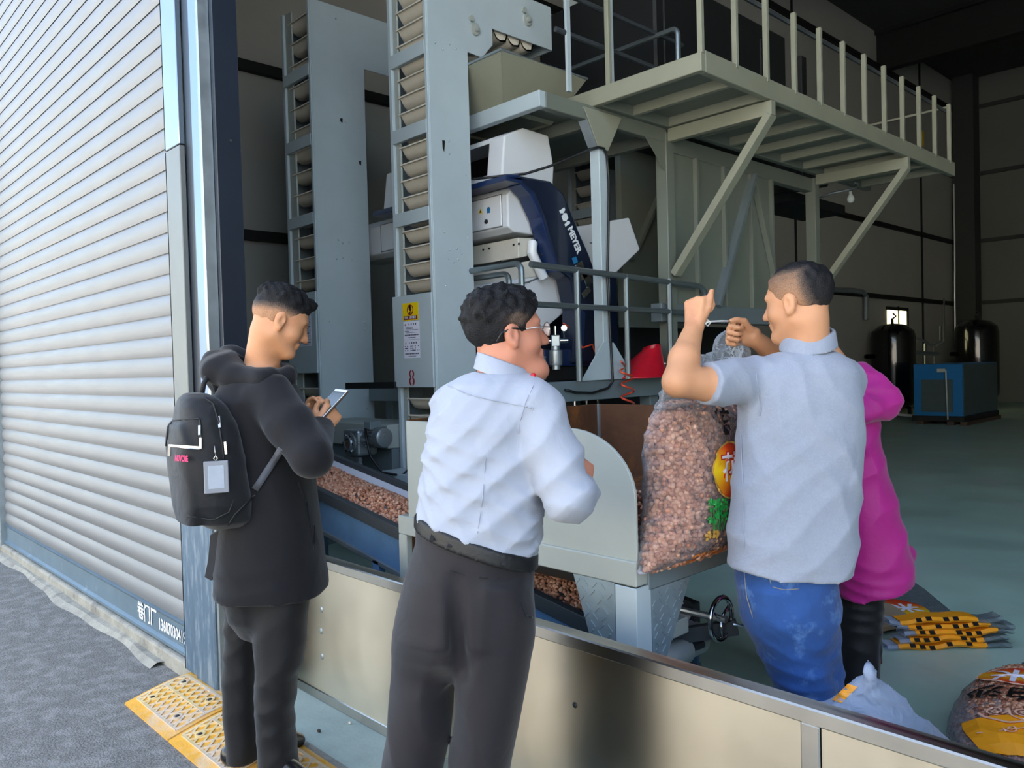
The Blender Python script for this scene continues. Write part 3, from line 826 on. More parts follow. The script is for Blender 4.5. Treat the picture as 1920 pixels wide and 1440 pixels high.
# gear motor
gm = thing('gear_motor', 'silver gear motor mounted above the conveyor, next to the hands with the phone', 'motor', (-4.9, 3.0, .8))
MB().box(-5.03, 2.90, .81, -4.85, 3.06, .985).build('gearbox', 'motor_silver', gm, bevel=.018, seg=2)
MB().lathe((-4.935, 2.90, .895), (0, -1, 0), [(.072, 0), (.072, .012), (.05, .018), (.046, .03), (.034, .03), (.032, .008), (.0, .008)], 24).build('output_flange', 'motor_silver', gm, smooth='auto')
MB().lathe((-4.935, 2.885, .895), (0, -1, 0), [(.028, 0), (.026, .012), (.0, .012)], 16).build('shaft_cap', 'skid_brown', gm, smooth='auto')
for k in range(6):
    a = k * math.pi / 3
    MB().cyl((-4.935 + .06 * math.cos(a), 2.885, .895 + .06 * math.sin(a)), (-4.935 + .06 * math.cos(a), 2.875, .895 + .06 * math.sin(a)), .008, 6).build('bolt', 'chrome', gm)
m = MB().cyl((-4.86, 2.98, .93), (-4.66, 2.98, .938), .060, 24)
for k in range(20):
    a = k * 2 * math.pi / 20
    d = np.array([0, math.cos(a), math.sin(a)])
    m.bar(np.array((-4.82, 2.98, .932)) + d * .063, np.array((-4.71, 2.98, .938)) + d * .063, .004, .014, d)
m.build('motor_body', 'motor_silver', gm)
MB().lathe((-4.715, 2.98, .938), (1, 0, .03), [(.067, 0), (.069, .045), (.063, .066), (.045, .075), (.0, .076)], 24).build('fan_cover', 'motor_silver', gm, smooth='auto')
MB().box(-4.82, 2.93, .99, -4.74, 3.02, 1.045).build('terminal_box', 'machine_dark', gm, bevel=.005)
MB().prism([(-5.03, 2.91, .80), (-4.86, 2.91, .80), (-4.86, 2.91, .70), (-4.91, 2.91, .68), (-4.96, 2.91, .74), (-5.0, 2.91, .68), (-5.03, 2.91, .70)], (0, .03, 0)).build('mount', 'motor_silver', gm, bevel=.003)
MB().ring([(-4.78, 2.92, 1.0), (-4.74, 2.90, .93), (-4.70, 2.90, .82), (-4.62, 2.93, .72), (-4.5, 3.0, .70), (-4.42, 3.05, .78)], .008, 8).build('cable', 'cable_black', gm, smooth=True)

gm.location = Vector(gm.location) + Vector((.28, 0, .028)); ORG[gm.name] = np.array(gm.location)
# ---------------------------------------------------------------- inclined belt conveyor under the hopper
def cz(x): return .82 - .155 * (x + 3.79)
CY0, CY1, CXL, CXR = 2.12, 2.50, -4.55, -1.68
bc = thing('belt_conveyor', 'inclined belt conveyor carrying peanuts from under the hopper', 'conveyor', (-3.2, 2.6, FLZ))
for yy_, nm, sgn in ((CY0, 'near', -1), (CY1, 'far', 1)):
    y0, y1 = (yy_ - .03, yy_ + .01) if sgn < 0 else (yy_ - .01, yy_ + .03)
    hi_ = .002 if sgn < 0 else .026
    MB().prism([(CXL, y0, cz(CXL) - .055), (CXR, y0, cz(CXR) - .055), (CXR, y0, cz(CXR) + hi_), (CXL, y0, cz(CXL) + hi_)], (0, y1 - y0, 0)).build('rail_lip', 'rail_dark', bc, bevel=.003)
    ym = (y0 + y1) / 2
    MB().prism([(CXL, ym - .006, cz(CXL) - .205), (CXR, ym - .006, cz(CXR) - .205), (CXR, ym - .006, cz(CXR) - .05), (CXL, ym - .006, cz(CXL) - .05)], (0, .012, 0)).build('side_plate', 'conveyor_blue', bc)
    MB().prism([(CXL, y0, cz(CXL) - .225), (CXR, y0, cz(CXR) - .225), (CXR, y0, cz(CXR) - .203), (CXL, y0, cz(CXL) - .203)], (0, y1 - y0, 0)).build('bottom_flange', 'galvanised_dull', bc, bevel=.002)
MB().prism([(CXL, CY0 + .01, cz(CXL) - .05), (CXR, CY0 + .01, cz(CXR) - .05), (CXR, CY0 + .01, cz(CXR) - .04), (CXL, CY0 + .01, cz(CXL) - .04)], (0, CY1 - CY0 - .02, 0)).build('belt', 'belt_white', bc)
MB().prism([(CXL, CY1 - .075, cz(CXL) - .04), (CXR, CY1 - .075, cz(CXR) - .04), (CXR, CY1 - .012, cz(CXR) - .004), (CXR, CY1 - .012, cz(CXR) + .028), (CXL, CY1 - .012, cz(CXL) + .028), (CXL, CY1 - .012, cz(CXL) - .004)][0:2] + [(CXR, CY1 - .014, cz(CXR) - .002), (CXL, CY1 - .014, cz(CXL) - .002)], (0, .004, 0)).build('belt_edge', 'belt_white', bc)
MB().cyl((CXL, CY0 + .0, cz(CXL) - .10), (CXL, CY1 - .0, cz(CXL) - .10), .06, 18).build('head_roller', 'motor_silver', bc, smooth='auto')
MB().cyl((CXR, CY0 + .0, cz(CXR) - .10), (CXR, CY1 - .0, cz(CXR) - .10), .06, 18).build('tail_roller', 'pipe_white', bc, smooth='auto')
for x in (-4.4, -3.2):
    for y in (CY0 - .01, CY1 + .01):
        MB().box(x, y - .02, FLZ, x + .05, y + .02, cz(x) - .21).build('leg', 'conveyor_blue', bc, bevel=.003)
n = 6200
xs = RNG.uniform(CXL + .02, CXR - .05, n); v = RNG.uniform(0, 1, n)
ysn = CY0 + .02 + v * (CY1 - CY0 - .085)
zz_ = np.array([cz(x) for x in xs]) - .024 + .03 * np.sin(v * math.pi) + .014 * np.sin(xs * 9 + 1) * np.sin(v * 3.1) + RNG.uniform(-.006, .006, n)
kernels('peanut_kernels', np.stack([xs, ysn, zz_], 1), 'peanut', None, .0078, label='loose pink peanut kernels lying on the inclined conveyor belt', cat='peanuts')

# ---------------------------------------------------------------- feed hopper
HX0, HX1, HY0, HY1, HZ = -2.78, -1.525, 1.95, 3.2, .765
hp = thing('feed_hopper', 'grey steel feed hopper with rounded front board and rusty inner plates', 'hopper', (-2.1, 2.6, FLZ))
cap = [(-2.72, 1.20)]
for k in range(13):
    a = math.pi / 2 * (1 - k / 12); cap.append((-1.80 + .27 * math.cos(a), .99 + .215 * math.sin(a)))
outl = [(-2.72, .79)] + cap + [(-1.53, .79)]
MB().prism([(x, HY0 + .012, z) for x, z in outl], (0, .012, 0)).build('front_board', 'machine_pale', hp, bevel=.002)
MB().box(HX0, HY0, .722, HX1, HY0 + .06, .80).build('front_beam', 'machine_pale', hp, bevel=.004)
MB().box(HX1 - .06, HY0 + .061, .70, HX1 + .002, HY1, .772).build('side_beam', 'machine_dark', hp, bevel=.004)
MB().box(HX0, HY0 + .061, .722, HX0 + .06, HY1, .80).build('side_beam', 'machine_pale', hp, bevel=.004)
MB().box(HX0, HY0, FLZ, HX0 + .055, HY0 + .055, .722).build('leg', 'machine_pale', hp, bevel=.004)
MB().prism([(HX1, HY0, FLZ), (HX1, HY0 + .075, FLZ), (HX1 - .01, HY0 + .075, FLZ), (HX1 - .01, HY0 + .01, FLZ), (HX1 - .085, HY0 + .01, FLZ), (HX1 - .085, HY0, FLZ)], (0, 0, .668)).build('leg', 'machine_grey', hp, bevel=.002)
MB().box(HX1 - .06, HY1 - .06, FLZ, HX1, HY1, .70).build('leg', 'machine_grey', hp, bevel=.003)
MB().box(HX0, HY1 - .06, FLZ, HX0 + .06, HY1, .72).build('leg', 'machine_grey', hp, bevel=.003)
def gusset(a, b, c, d, nrm, name):
    a, b, c, d = (np.asarray(q, float) for q in (a, b, c, d)); nrm = np.asarray(nrm, float)
    o = MB().prism([a, b, c, d], -nrm * .006).build(name, 'tread_plate', hp)
    m = MB(); u = (b - a) / np.linalg.norm(b - a); w = np.array([0, 0, -1.])
    H = a[2] - c[2]; k = 0; z = .02
    while z < H - .02:
        f = z / H; xl = a + (d - a) * f; xr = b + (c - b) * f; wd = np.linalg.norm(xr - xl); s = .012 + (.018 if k % 2 else 0)
        j = 0
        while s < wd - .012:
            cpt = xl + (xr - xl) * (s / wd); sg = 1 if (j + k) % 2 else -1
            dr = u * .7 * sg + w * .7
            m.bar(cpt - dr * .013 + nrm * .0, cpt + dr * .013 + nrm * .0, .005, .005, nrm); s += .036; j += 1
        z += .026; k += 1
    m.build('tread_pattern', 'tread_plate', o)
    return o
gusset((-1.785, HY0 - .001, .722), (HX1 - .086, HY0 - .001, .722), (HX1 - .086, HY0 - .001, .36), (HX1 - .135, HY0 - .001, .36), (0, -1, 0), 'gusset')
gusset((HX1 + .001, 2.24, .70), (HX1 + .001, HY0 + .076, .70), (HX1 + .001, HY0 + .076, .36), (HX1 + .001, HY0 + .085, .36), (1, 0, 0), 'gusset')
o1 = MB().box(-2.735, HY0 + .03, .60, -2.722, HY1, 1.205).build('rusty_plate', 'rust', hp)
o2 = MB().box(-2.735, HY1, .60, HX1 - .1, HY1 + .012, 1.205).build('rusty_plate', 'rust', hp)
MB().bar((-2.716, HY1 - .006, .85), (-2.716, HY1 - .006, 1.205), .012, .012).build('weld_seam', 'galvanised_dull', hp)
MB().add([(-2.72, HY1, .85), (HX1, HY1, .85), (-1.8, CY1 - .05, .62), (-2.5, CY1 - .05, .62)], [(0, 1, 2, 3)]).build('chute_plate', 'rust', hp, solid=.004)
MB().add([(-2.72, HY0 + .03, .74), (HX1 - .05, HY0 + .03, .74), (-1.8, CY0 + .04, .62), (-2.5, CY0 + .04, .62)], [(0, 1, 2, 3)]).build('chute_plate', 'rail_dark', hp, solid=.004)
MB().add([(HX1 - .05, HY0 + .03, .74), (HX1 - .05, HY1, .74), (-1.8, CY1 - .05, .62), (-1.8, CY0 + .04, .62)], [(0, 1, 2, 3)]).build('chute_plate', 'rail_dark', hp, solid=.004)
MB().add([(-2.72, HY0 + .03, .74), (-2.72, HY1, .85), (-2.5, CY1 - .05, .62), (-2.5, CY0 + .04, .62)], [(0, 1, 2, 3)]).build('chute_plate', 'rust', hp, solid=.004)
n = 3600
xs = RNG.uniform(-2.68, HX1 - .07, n); ysn = RNG.uniform(HY0 + .05, HY1 - .05, n)
zz_ = .70 + .24 * np.exp(-((xs + 1.95) ** 2 / .22 + (ysn - 2.35) ** 2 / .12)) + RNG.uniform(-.008, .008, n)
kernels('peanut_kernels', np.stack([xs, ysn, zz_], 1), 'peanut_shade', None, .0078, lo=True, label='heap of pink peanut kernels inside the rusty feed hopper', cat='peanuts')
MB().grid([[(x, y, .69 + .23 * math.exp(-((x + 1.95) ** 2 / .22 + (y - 2.35) ** 2 / .12))) for y in np.linspace(HY0 + .04, HY1 - .02, 14)] for x in np.linspace(-2.71, HX1 - .06, 14)]).build('slide_plate', 'rust', hp)

# belt tensioner under the hopper: handwheel, screw, roller
bt = thing('tension_wheel', 'chrome handwheel with a crank pin on the conveyor tensioner below the hopper', 'handwheel', (-1.5, 2.4, .5))
wc = at(1352, 1160, 2.72); ax = RT * .72 - FW * .69; ax /= np.linalg.norm(ax); fx, fy, _ = frame(ax)
MB().ring([wc + .072 * (math.cos(k * math.pi / 14) * fx + math.sin(k * math.pi / 14) * fy) for k in range(28)], .009, 8, closed=True).build('rim', 'chrome', bt, smooth=True)
for k in range(3):
    a = k * 2 * math.pi / 3 + .5; MB().cyl(wc, wc + .07 * (math.cos(a) * fx + math.sin(a) * fy), .006, 8).build('spoke', 'chrome', bt, smooth=True)
MB().cyl(wc - ax * .3, wc + ax * .02, .012, 10).build('screw', 'motor_silver', bt, smooth='auto')
MB().cyl(wc + .07 * RT * .6 - UP * .02, wc + RT * .12 - UP * .035 + ax * .05, .005, 8).build('crank_pin', 'chrome', bt, smooth='auto')
MB().box(-1.72, 2.12, .50, -1.545, 2.26, .555).build('bearing_block', 'machine_pale', bt, bevel=.006)
MB().bar((-1.84, 2.2, .40), (-1.46, 2.42, .50), .03, .05).build('bracket', 'rail_dark', bt)
rl = thing('white_roller', 'white roller drum behind the barrier under the hopper', 'roller', (-1.62, 2.2, .4))
MB().lathe(at(1200, 1248, 2.66), at(1302, 1212, 2.84) - at(1200, 1248, 2.66), [(.03, -.02), (.042, 0), (.045, .02), (.045, .23), (.036, .245), (.0, .246)], 24).build('drum', 'pipe_white', rl, smooth='auto')
MB().cyl(at(1300, 1213, 2.83), at(1316, 1207, 2.86), .016, 10).build('axle', 'rail_dark', rl)
MB().bar((-1.6, 2.3, FLZ), (-1.6, 2.3, .36), .03, .03).build('stand', 'rail_dark', rl)

# ---------------------------------------------------------------- lower platform, its post and guard rail
XP = -3.607
lp = thing('sorter_platform', 'grey steel platform deck carrying the white sorter', 'platform', (-4.8, 4.5, FLZ))
MB().box(XP - .05, 3.62, 1.165, XP, 5.05, 1.30).build('edge_beam', 'machine_dark', lp, bevel=.004)
MB().box(-5.44, 3.57, 1.165, XP, 3.618, 1.30).build('edge_beam', 'machine_dark', lp, bevel=.004)
MB().box(-5.44, 3.62, 1.285, XP - .05, 5.05, 1.297).build('deck_plate', 'machine_dark', lp)
for (x, y) in ((-5.4, 3.7), (XP - .15, 4.9), (-5.4, 4.9)):
    MB().box(x, y, FLZ, x + .1, y + .1, 1.17).build('leg', 'machine_dark', lp, bevel=.004)
for k in range(4):
    MB().cyl((XP - .02, 3.9 + .12 * k, 1.165), (XP - .02, 3.9 + .12 * k, 1.13), .008, 6).build('bolt', 'chrome', lp)
pp = thing('platform_post', 'grey square post with flared gusset plates between the two platforms', 'post', (XP, 4.35, 1.3))
MB().box(XP - .075, 4.30, 1.30, XP + .01, 4.385, 3.02).build('shaft', 'machine_grey', pp, bevel=.004)
MB().prism([(XP + .012, 4.05, 1.30), (XP + .012, 4.63, 1.30), (XP + .012, 4.40, 1.56), (XP + .012, 4.28, 1.56)], (.008, 0, 0)).build('base_gusset', 'machine_grey', pp, bevel=.002)
MB().prism([(XP + .012, 4.14, 3.16), (XP + .012, 4.55, 3.16), (XP + .012, 4.39, 2.90), (XP + .012, 4.29, 2.90)], (.008, 0, 0)).build('top_gusset', 'walk_cream', pp, bevel=.002)
MB().prism([(XP + .01, 4.14, 3.16), (XP + .01, 4.29, 2.90), (XP - .07, 4.29, 2.90), (XP - .07, 4.14, 3.16)], (0, .006, 0)).build('gusset_rib', 'galvanised_dull', pp)
gr = thing('guard_rail', 'tubular steel guard rail along the edge of the sorter platform', 'railing', (-3.55, 4.4, 1.3))
RX = -3.555
def arc(c, u, v, r, a0, a1, n=6): return [np.asarray(c) + r * (math.cos(a) * np.asarray(u) + math.sin(a) * np.asarray(v)) for a in np.linspace(a0, a1, n)]
Yv, Zv = np.array([0, 1., 0]), UP
MB().ring([(RX, 3.56, 2.05), (RX, 5.42, 2.005)] + arc((RX, 5.42, 1.905), Yv, Zv, .10, math.pi / 2, 0) + [(RX, 5.52, 1.79)], .021, 10).build('top_tube', 'tube_steel', gr, smooth='auto')
MB().ring([(RX, 3.56, 1.80), (RX, 5.52, 1.79)], .02, 10).build('middle_tube', 'tube_steel', gr, smooth='auto')
for y in (3.99, 4.51, 5.03): MB().cyl((RX, y, 1.30), (RX, y, 2.04), .021, 10).build('rail_post', 'tube_steel', gr, smooth='auto')
Xv = np.array([1., 0, 0])
for (yv, xe, z1, z0) in ((3.52, -3.60, 2.06, 1.80), (3.60, -3.80, 2.02, 1.74)):
    MB().ring([(-4.6, yv, z1)] + arc((xe - .05, yv, z1 - .05), Xv, Zv, .05, math.pi / 2, 0) + arc((xe - .05, yv, z0 + .05), Xv, Zv, .05, 0, -math.pi / 2) + [(-4.6, yv, z0)], .02, 10).build('end_loop', 'tube_steel', gr, smooth='auto')
MB().ring([(-4.0, 5.6, 1.93)] + arc((-3.75, 5.6, 1.88), Xv, Zv, .05, math.pi / 2, 0) + arc((-3.75, 5.6, 1.68), Xv, Zv, .05, 0, -math.pi / 2) + [(-4.0, 5.6, 1.63)], .016, 8).build('end_loop', 'rail_dark', gr, smooth='auto')
jb = thing('junction_box', 'small grey-green junction box at the front corner of the sorter platform', 'electrical box', (-3.72, 3.58, 1.18))
MB().box(-3.93, 3.50, 1.07, -3.70, 3.60, 1.285).build('housing', 'machine_pale', jb, bevel=.006)
MB().box(-3.915, 3.494, 1.09, -3.715, 3.50, 1.265).build('lid', 'machine_grey', jb, bevel=.003)
MB().box(-3.79, 3.49, 1.11, -3.77, 3.496, 1.16).build('latch', 'machine_dark', jb)

# ---------------------------------------------------------------- colour sorter
so = thing('colour_sorter', 'white and navy optical sorter standing on the platform behind the elevators', 'machine', (-4.9, 4.4, 1.3))
SXL, SXR = -5.35, -3.95
def yz(poly, x0, x1, name, mat, bev=.01, par=None): return MB().prism([(x0, y, z) for y, z in poly], (x1 - x0, 0, 0)).build(name, mat, par or so, bevel=bev, seg=2)
fb = yz([(3.75, 2.36), (3.75, 2.58), (3.80, 2.64), (3.98, 2.62), (4.06, 2.47), (4.06, 2.33), (3.81, 2.33)], -5.92, SXR, 'front_box', 'sorter_white', .012)
MB().box(-5.45, 3.742, 2.375, SXR - .06, 3.75, 2.585).build('box_door', 'sorter_white', fb, bevel=.003)
MB().box(-5.46, 3.745, 2.368, SXR - .055, 3.749, 2.592).build('door_seam', 'sorter_seam', fb)
MB().lathe((-4.16, 3.742, 2.425), (0, -1, 0), [(.016, 0), (.015, .008), (.0, .01)], 12).build('lock', 'rubber_black', fb, smooth=True)
p = ony(901, 396, 3.74); MB().prism([p + (-.02, 0, -.016), p + (.02, 0, -.016), p + (0, 0, .02)], (0, -.001, 0)).build('warning_sticker', 'sign_yellow', fb)
MB().prism([p + (-.009, -.002, -.011), p + (.009, -.002, -.011), p + (0, -.002, .008)], (0, -.001, 0)).build('warning_sticker', 'sign_black', fb)
p = ony(916, 393, 3.74); MB().lathe(p, (0, -1, 0), [(.018, 0), (.018, .001), (0, .0012)], 16).box(p[0] - .016, p[1] - .001, p[2] - .024, p[0] + .016, p[1], p[2] - .012).build('mandatory_sticker', 'sticker_blue', fb)
lb = MB().box(-5.84, 3.742, 2.42, -5.70, 3.748, 2.56).build('side_label', 'sign_yellow', fb)
MB().lathe((-5.76, 3.742, 2.36), (0, -1, 0), [(.016, 0), (.015, .008), (.0, .01)], 12).build('lock', 'rubber_black', fb, smooth=True)
hood = [(3.70, 2.68), (3.74, 2.98), (3.92, 3.06), (4.17, 3.05), (4.22, 2.83), (4.20, 2.66)]
yz(hood, SXR - .16, SXR, 'feed_hood', 'sorter_white', .012)
yz(hood, SXL, SXL + .16, 'feed_hood', 'sorter_white', .012)
yz([(3.70, 2.68), (3.705, 2.73), (4.20, 2.73), (4.20, 2.66)], SXL + .15, SXR - .15, 'hood_sill', 'sorter_white', .004)
yz([(3.735, 2.95), (3.74, 2.985), (3.92, 3.062), (4.17, 3.052), (4.17, 3.03), (3.92, 3.03)], SXL + .15, SXR - .15, 'hood_roof', 'sorter_white', .004)
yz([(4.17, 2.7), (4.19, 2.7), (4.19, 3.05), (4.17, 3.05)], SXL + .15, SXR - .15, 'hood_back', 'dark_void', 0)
side = [(3.60, 2.63), (3.61, 2.66), (3.72, 2.675), (4.02, 2.68), (4.15, 2.61), (4.24, 2.46), (4.31, 2.35), (4.41, 2.2), (4.50, 2.03), (4.52, 1.85), (4.55, 1.42), (4.20, 1.42), (4.26, 1.80), (4.20, 2.02), (4.09, 2.07), (4.0, 2.26), (3.94, 2.42), (3.85, 2.57), (3.74, 2.63)]
bl = yz(side, SXR, SXR + .15, 'blue_arch', 'sorter_blue', .02)
bl2 = yz([(3.595, 2.625), (3.605, 2.665), (3.72, 2.68), (3.76, 2.64), (3.735, 2.625)], SXL, SXR + .15, 'blue_band', 'sorter_blue_light', .006)
yz([(3.735, 2.62), (3.745, 2.645), (3.86, 2.575), (3.95, 2.42), (4.01, 2.26), (4.10, 2.07), (4.085, 2.06), (3.985, 2.26), (3.925, 2.42), (3.83, 2.56)], SXR + .02, SXR + .145, 'arch_edge', 'sorter_blue_light', .004)
lx = SXR + .1515
pa = onx(1060, 412, lx); pb = onx(1083, 472, lx)
dl = pb - pa; dl[0] = 0; dn = np.array([0, dl[2], -dl[1]]); dn = -dn if dn[2] < 0 else dn
c0 = onx(1059, 407, lx); c1 = onx(1077, 450, lx)
tx = dl / np.linalg.norm(dl); ty = dn / np.linalg.norm(dn)
text('MEYER', 'maker_lettering', 'logo_white', so, c1, tx, ty, .078, bold=.0035, fit=.20)
m = MB()
for k in (-1, 1):
    q = c0 + tx * .030 * k
    m.prism([q - tx * .03 - ty * .03, q - tx * .012 - ty * .03, q + tx * .005 + ty * .006, q + tx * .012 - ty * .03, q + tx * .03 - ty * .03, q + tx * .03 + ty * .03, q + tx * .014 + ty * .03, q + tx * .0 + ty * .0, q - tx * .012 + ty * .03, q - tx * .03 + ty * .03], (.001, 0, 0))
m.build('maker_emblem', 'logo_white', so)
# chute bank below the front box
yz([(3.86, 2.16), (3.86, 2.30), (4.02, 2.31), (4.05, 2.2)], SXL, SXR - .02, 'chute_bar', 'sorter_cream', .006)
yz([(3.90, 2.02), (3.88, 2.13), (4.08, 2.17), (4.1, 2.05)], SXL, SXR - .02, 'chute_bar', 'sorter_cream', .006)
for px, py in ((905, 468), (916, 466), (962, 459), (972, 457), (1005, 450), (1014, 478), (938, 490)):
    p = ony(px, py, 3.852); MB().lathe((p[0], 3.86, p[2]), (0, -1, 0), [(.008, 0), (.008, .006), (0, .007)], 8).build('screw', 'rubber_black', so)
yz([(3.80, 1.90), (3.80, 2.0), (4.12, 2.08), (4.35, 2.1), (4.42, 2.0), (4.43, 1.9), (4.38, 1.83), (4.09, 1.66), (3.9, 1.62), (3.80, 1.72)], SXL, SXR - .03, 'lower_body', 'sorter_white', .01)
MB().bar((SXR - .028, 3.96, 2.0), (SXR - .028, 4.18, 2.075), .004, .012).build('body_seam', 'sorter_seam', so)
MB().bar((SXR - .028, 3.80, 1.97), (SXR - .028, 3.97, 2.0), .004, .012).build('body_seam', 'sorter_seam', so)
MB().ring([(SXR - .02, 4.0, 2.27), (SXR + .02, 3.96, 2.26), (SXR + .02, 3.95, 2.2), (SXR + .02, 4.0, 2.12), (SXR + .02, 4.06, 2.03)], .035, 12).build('hose_elbow', 'sorter_white', so, smooth='auto')
yz([(4.40, 2.42), (5.01, 2.55), (5.14, 2.31), (4.85, 2.12), (4.66, 2.02), (4.45, 2.05)], SXL, SXR + .05, 'rear_box', 'sorter_white', .01)
MB().bar((SXR + .052, 4.53, 2.31), (SXR + .052, 4.62, 2.32), .003, .010).bar((SXR + .052, 4.62, 2.32), (SXR + .052, 4.74, 2.39), .003, .010).build('body_seam', 'sorter_seam', so)
for px, py in ((1090, 508), (1100, 520)):
    p = onx(px, py, SXR + .155); MB().obox(p, (.006, 0, 0), (0, .035, .02), (0, -.03, .055)).build('lamp_bracket', 'chrome', so, bevel=.003)
p = onx(1078, 488, SXR + .16); MB().obox(p, (.006, 0, 0), (0, .02, .008), (0, -.01, .02)).build('inspection_lamp', 'sticker_blue', so, bevel=.003)
p = onx(1099, 548, SXR + .16); MB().obox(p, (.006, 0, 0), (0, .04, .03), (0, -.014, .018)).build('lamp_bracket', 'chrome', so, bevel=.003)
yz([(3.8, 1.30), (3.8, 1.40), (4.6, 1.40), (4.6, 1.30)], SXL + .05, SXR + .1, 'base_plinth', 'dark_void', .01)
yz([(3.95, 1.40), (3.95, 1.52), (4.55, 1.52), (4.55, 1.40)], SXL + .05, SXR + .12, 'base_skirt', 'sorter_blue_light', .01)
yz([(4.25, 1.50), (4.25, 1.75), (4.30, 1.80), (4.34, 1.78), (4.31, 1.50)], SXR + .12, SXR + .16, 'base_fin', 'sorter_blue_light', .006)
yz([(4.45, 1.40), (4.45, 2.1), (4.9, 2.1), (4.9, 1.40)], SXL + .1, SXR, 'rear_leg_panel', 'sorter_blue', .01)
# air filter regulator
af = thing('air_filter', 'chrome air filter and regulator at the foot of the sorter', 'air filter', (-3.85, 3.9, 1.5))
p = onx(1042, 660, -3.72)
MB().lathe(p + (0, 0, -.09), (0, 0, 1), [(.02, -.03), (.028, -.028), (.028, 0), (.042, .0), (.045, .02), (.045, .10), (.03, .105), (.03, .13), (.0, .131)], 20).build('bowl', 'motor_silver', af, smooth='auto')
q = p + (0, 0, .075)
MB().obox(q, RT * .03, FW * .03, UP * .04).build('regulator_block', 'motor_silver', af, bevel=.006)
for s in (-1, 1): MB().cyl(q + RT * .03 * s, q + RT * .085 * s, .018, 12).build('fitting', 'chrome', af, smooth='auto')
MB().cyl(q, q + UP * .10, .008, 10).build('stem', 'chrome', af, smooth='auto')
MB().lathe(q + RT * .06 + UP * .085, -FW, [(.02, -.012), (.022, .0), (.02, .01), (0, .01)], 16).cyl(q + RT * .06, q + RT * .06 + UP * .07, .006, 8).build('gauge', 'chrome', af, smooth='auto')
MB().cyl(onx(1018, 712, -3.75), onx(1018, 668, -3.75), .02, 14).build('support_tube', 'tube_steel', af, smooth='auto')
# orange air hoses
h1 = thing('air_hose', 'short orange air hose running behind the platform post', 'hose', tuple(at(1090, 640, 5.3)))
MB().ring([onx(q[0], q[1], -3.74) for q in ((1086, 628, 5.32), (1085, 640, 5.3), (1092, 652, 5.28), (1104, 648, 5.27), (1111, 646, 5.27), (1114, 656, 5.27), (1120, 667, 5.29), (1132, 668, 5.35))], .006, 8).build('hose_tube', 'hose_orange', h1, smooth=True)
MB().ring([onx(1056, 606, -3.74), onx(1068, 614, -3.74)], .006, 8).build('hose_end', 'hose_orange', h1, smooth=True)
h2 = thing('coiled_hose', 'orange coiled air hose hanging over the platform edge beside the post', 'hose', tuple(at(1178, 720, 5.1)))
pts = []
for k in range(120):
    t = k / 119; y = 678 + 84 * t; xx = 1165 + 12 * min(1, t * 3) + (11 + 1 * t) * math.sin(t * 2 * math.pi * 3.4 + .3) * min(1, t * 4)
    pts.append(onx(xx, y, XP + .055 + .045 * math.cos(t * 2 * math.pi * 3.4 + .3)))
MB().ring(pts, .0075, 8).build('coil', 'hose_orange', h2, smooth=True)
# red funnel on the platform
rf = thing('red_funnel', 'red plastic funnel lying on the edge of the sorter platform', 'funnel', (-3.45, 4.65, 1.3))
c = np.array([XP - .02, 4.73, 1.301]); v = []; n = 28
lay = []
for (z, r, dy, th) in ((0, .24, 0, 1), (.012, .24, 0, 1), (.08, .19, .055, 1), (.215, .085, .16, 1), (.23, .08, .165, 1), (.228, .07, .165, 1), (.1, .14, .07, 1), (.02, .21, .0, 1)):
    lay.append([c + (math.cos(k * 2 * math.pi / n) * r * .75, dy + math.sin(k * 2 * math.pi / n) * r, z + (.02 * math.sin(k * 2 * math.pi / n) if z > .2 else 0)) for k in range(n)])
MB().grid(lay, True).build('funnel_cone', 'funnel_red', rf, smooth='auto')
MB().ring([c + (math.cos(k * 2 * math.pi / n) * .182, math.sin(k * 2 * math.pi / n) * .243, .006) for k in range(n)], .007, 6, closed=True).build('funnel_rim', 'funnel_red', rf, smooth=True)
# black cable draped from the elevator to the post
cb = thing('black_cable', 'black cable sagging from the elevator to the platform post and down it', 'cable', tuple(at(1000, 310, 5.3)))
MB().ring([onx(*q) for q in ((886, 336, -4.07), (940, 330, -3.94), (985, 326, -3.85), (1030, 312, -3.76), (1075, 293, -3.68), (1105, 280, -3.62), (1122, 276, XP + .03), (1132, 278, XP + .03), (1138, 292, XP + .03), (1142, 340, XP + .03), (1141, 420, XP + .03), (1139, 520, XP + .03), (1143, 600, XP + .03), (1149, 715, XP + .035), (1140, 728, XP + .02), (1110, 737, XP + .02), (1080, 736, XP + .02), (1060, 731, XP + .02))], .009, 8).build('cable_run', 'cable_black', cb, smooth=True)

# ---------------------------------------------------------------- upper platform with feed tray
up = thing('upper_platform', 'grey steel frame platform above the sorter holding the feed tray', 'platform', (-4.6, 4.4, 3.1))
MB().box(XP - .06, 3.792, 3.085, XP, 5.12, 3.19).build('edge_beam', 'bin_grey', up, bevel=.004)
MB().box(-5.0, 3.73, 3.085, XP, 3.79, 3.19).build('edge_beam', 'machine_grey', up, bevel=.004)
MB().box(-5.0, 4.32, 3.085, XP - .06, 4.38, 3.185).build('cross_beam', 'bin_grey', up, bevel=.004)
MB().box(-5.0, 5.06, 3.085, XP - .06, 5.12, 3.185).build('cross_beam', 'bin_grey', up, bevel=.004)
MB().box(-5.0, 3.75, 3.172, XP - .01, 5.1, 3.182).build('deck_plate', 'bin_grey', up)
MB().prism([(XP, 4.86, 3.085), (XP, 5.1, 3.085), (XP, 5.1, 2.86)], (-.01, 0, 0)).build('knee_plate', 'bin_grey', up)
for (pxa, pxb) in (((1063, 0), (1067, 172)), ((1143, 5), (1148, 203))):
    b = onx(*pxb, XP + .01); MB().bar(b, (b[0], b[1], b[2] + .95), .035, .02).build('rail_post', 'machine_grey', up)
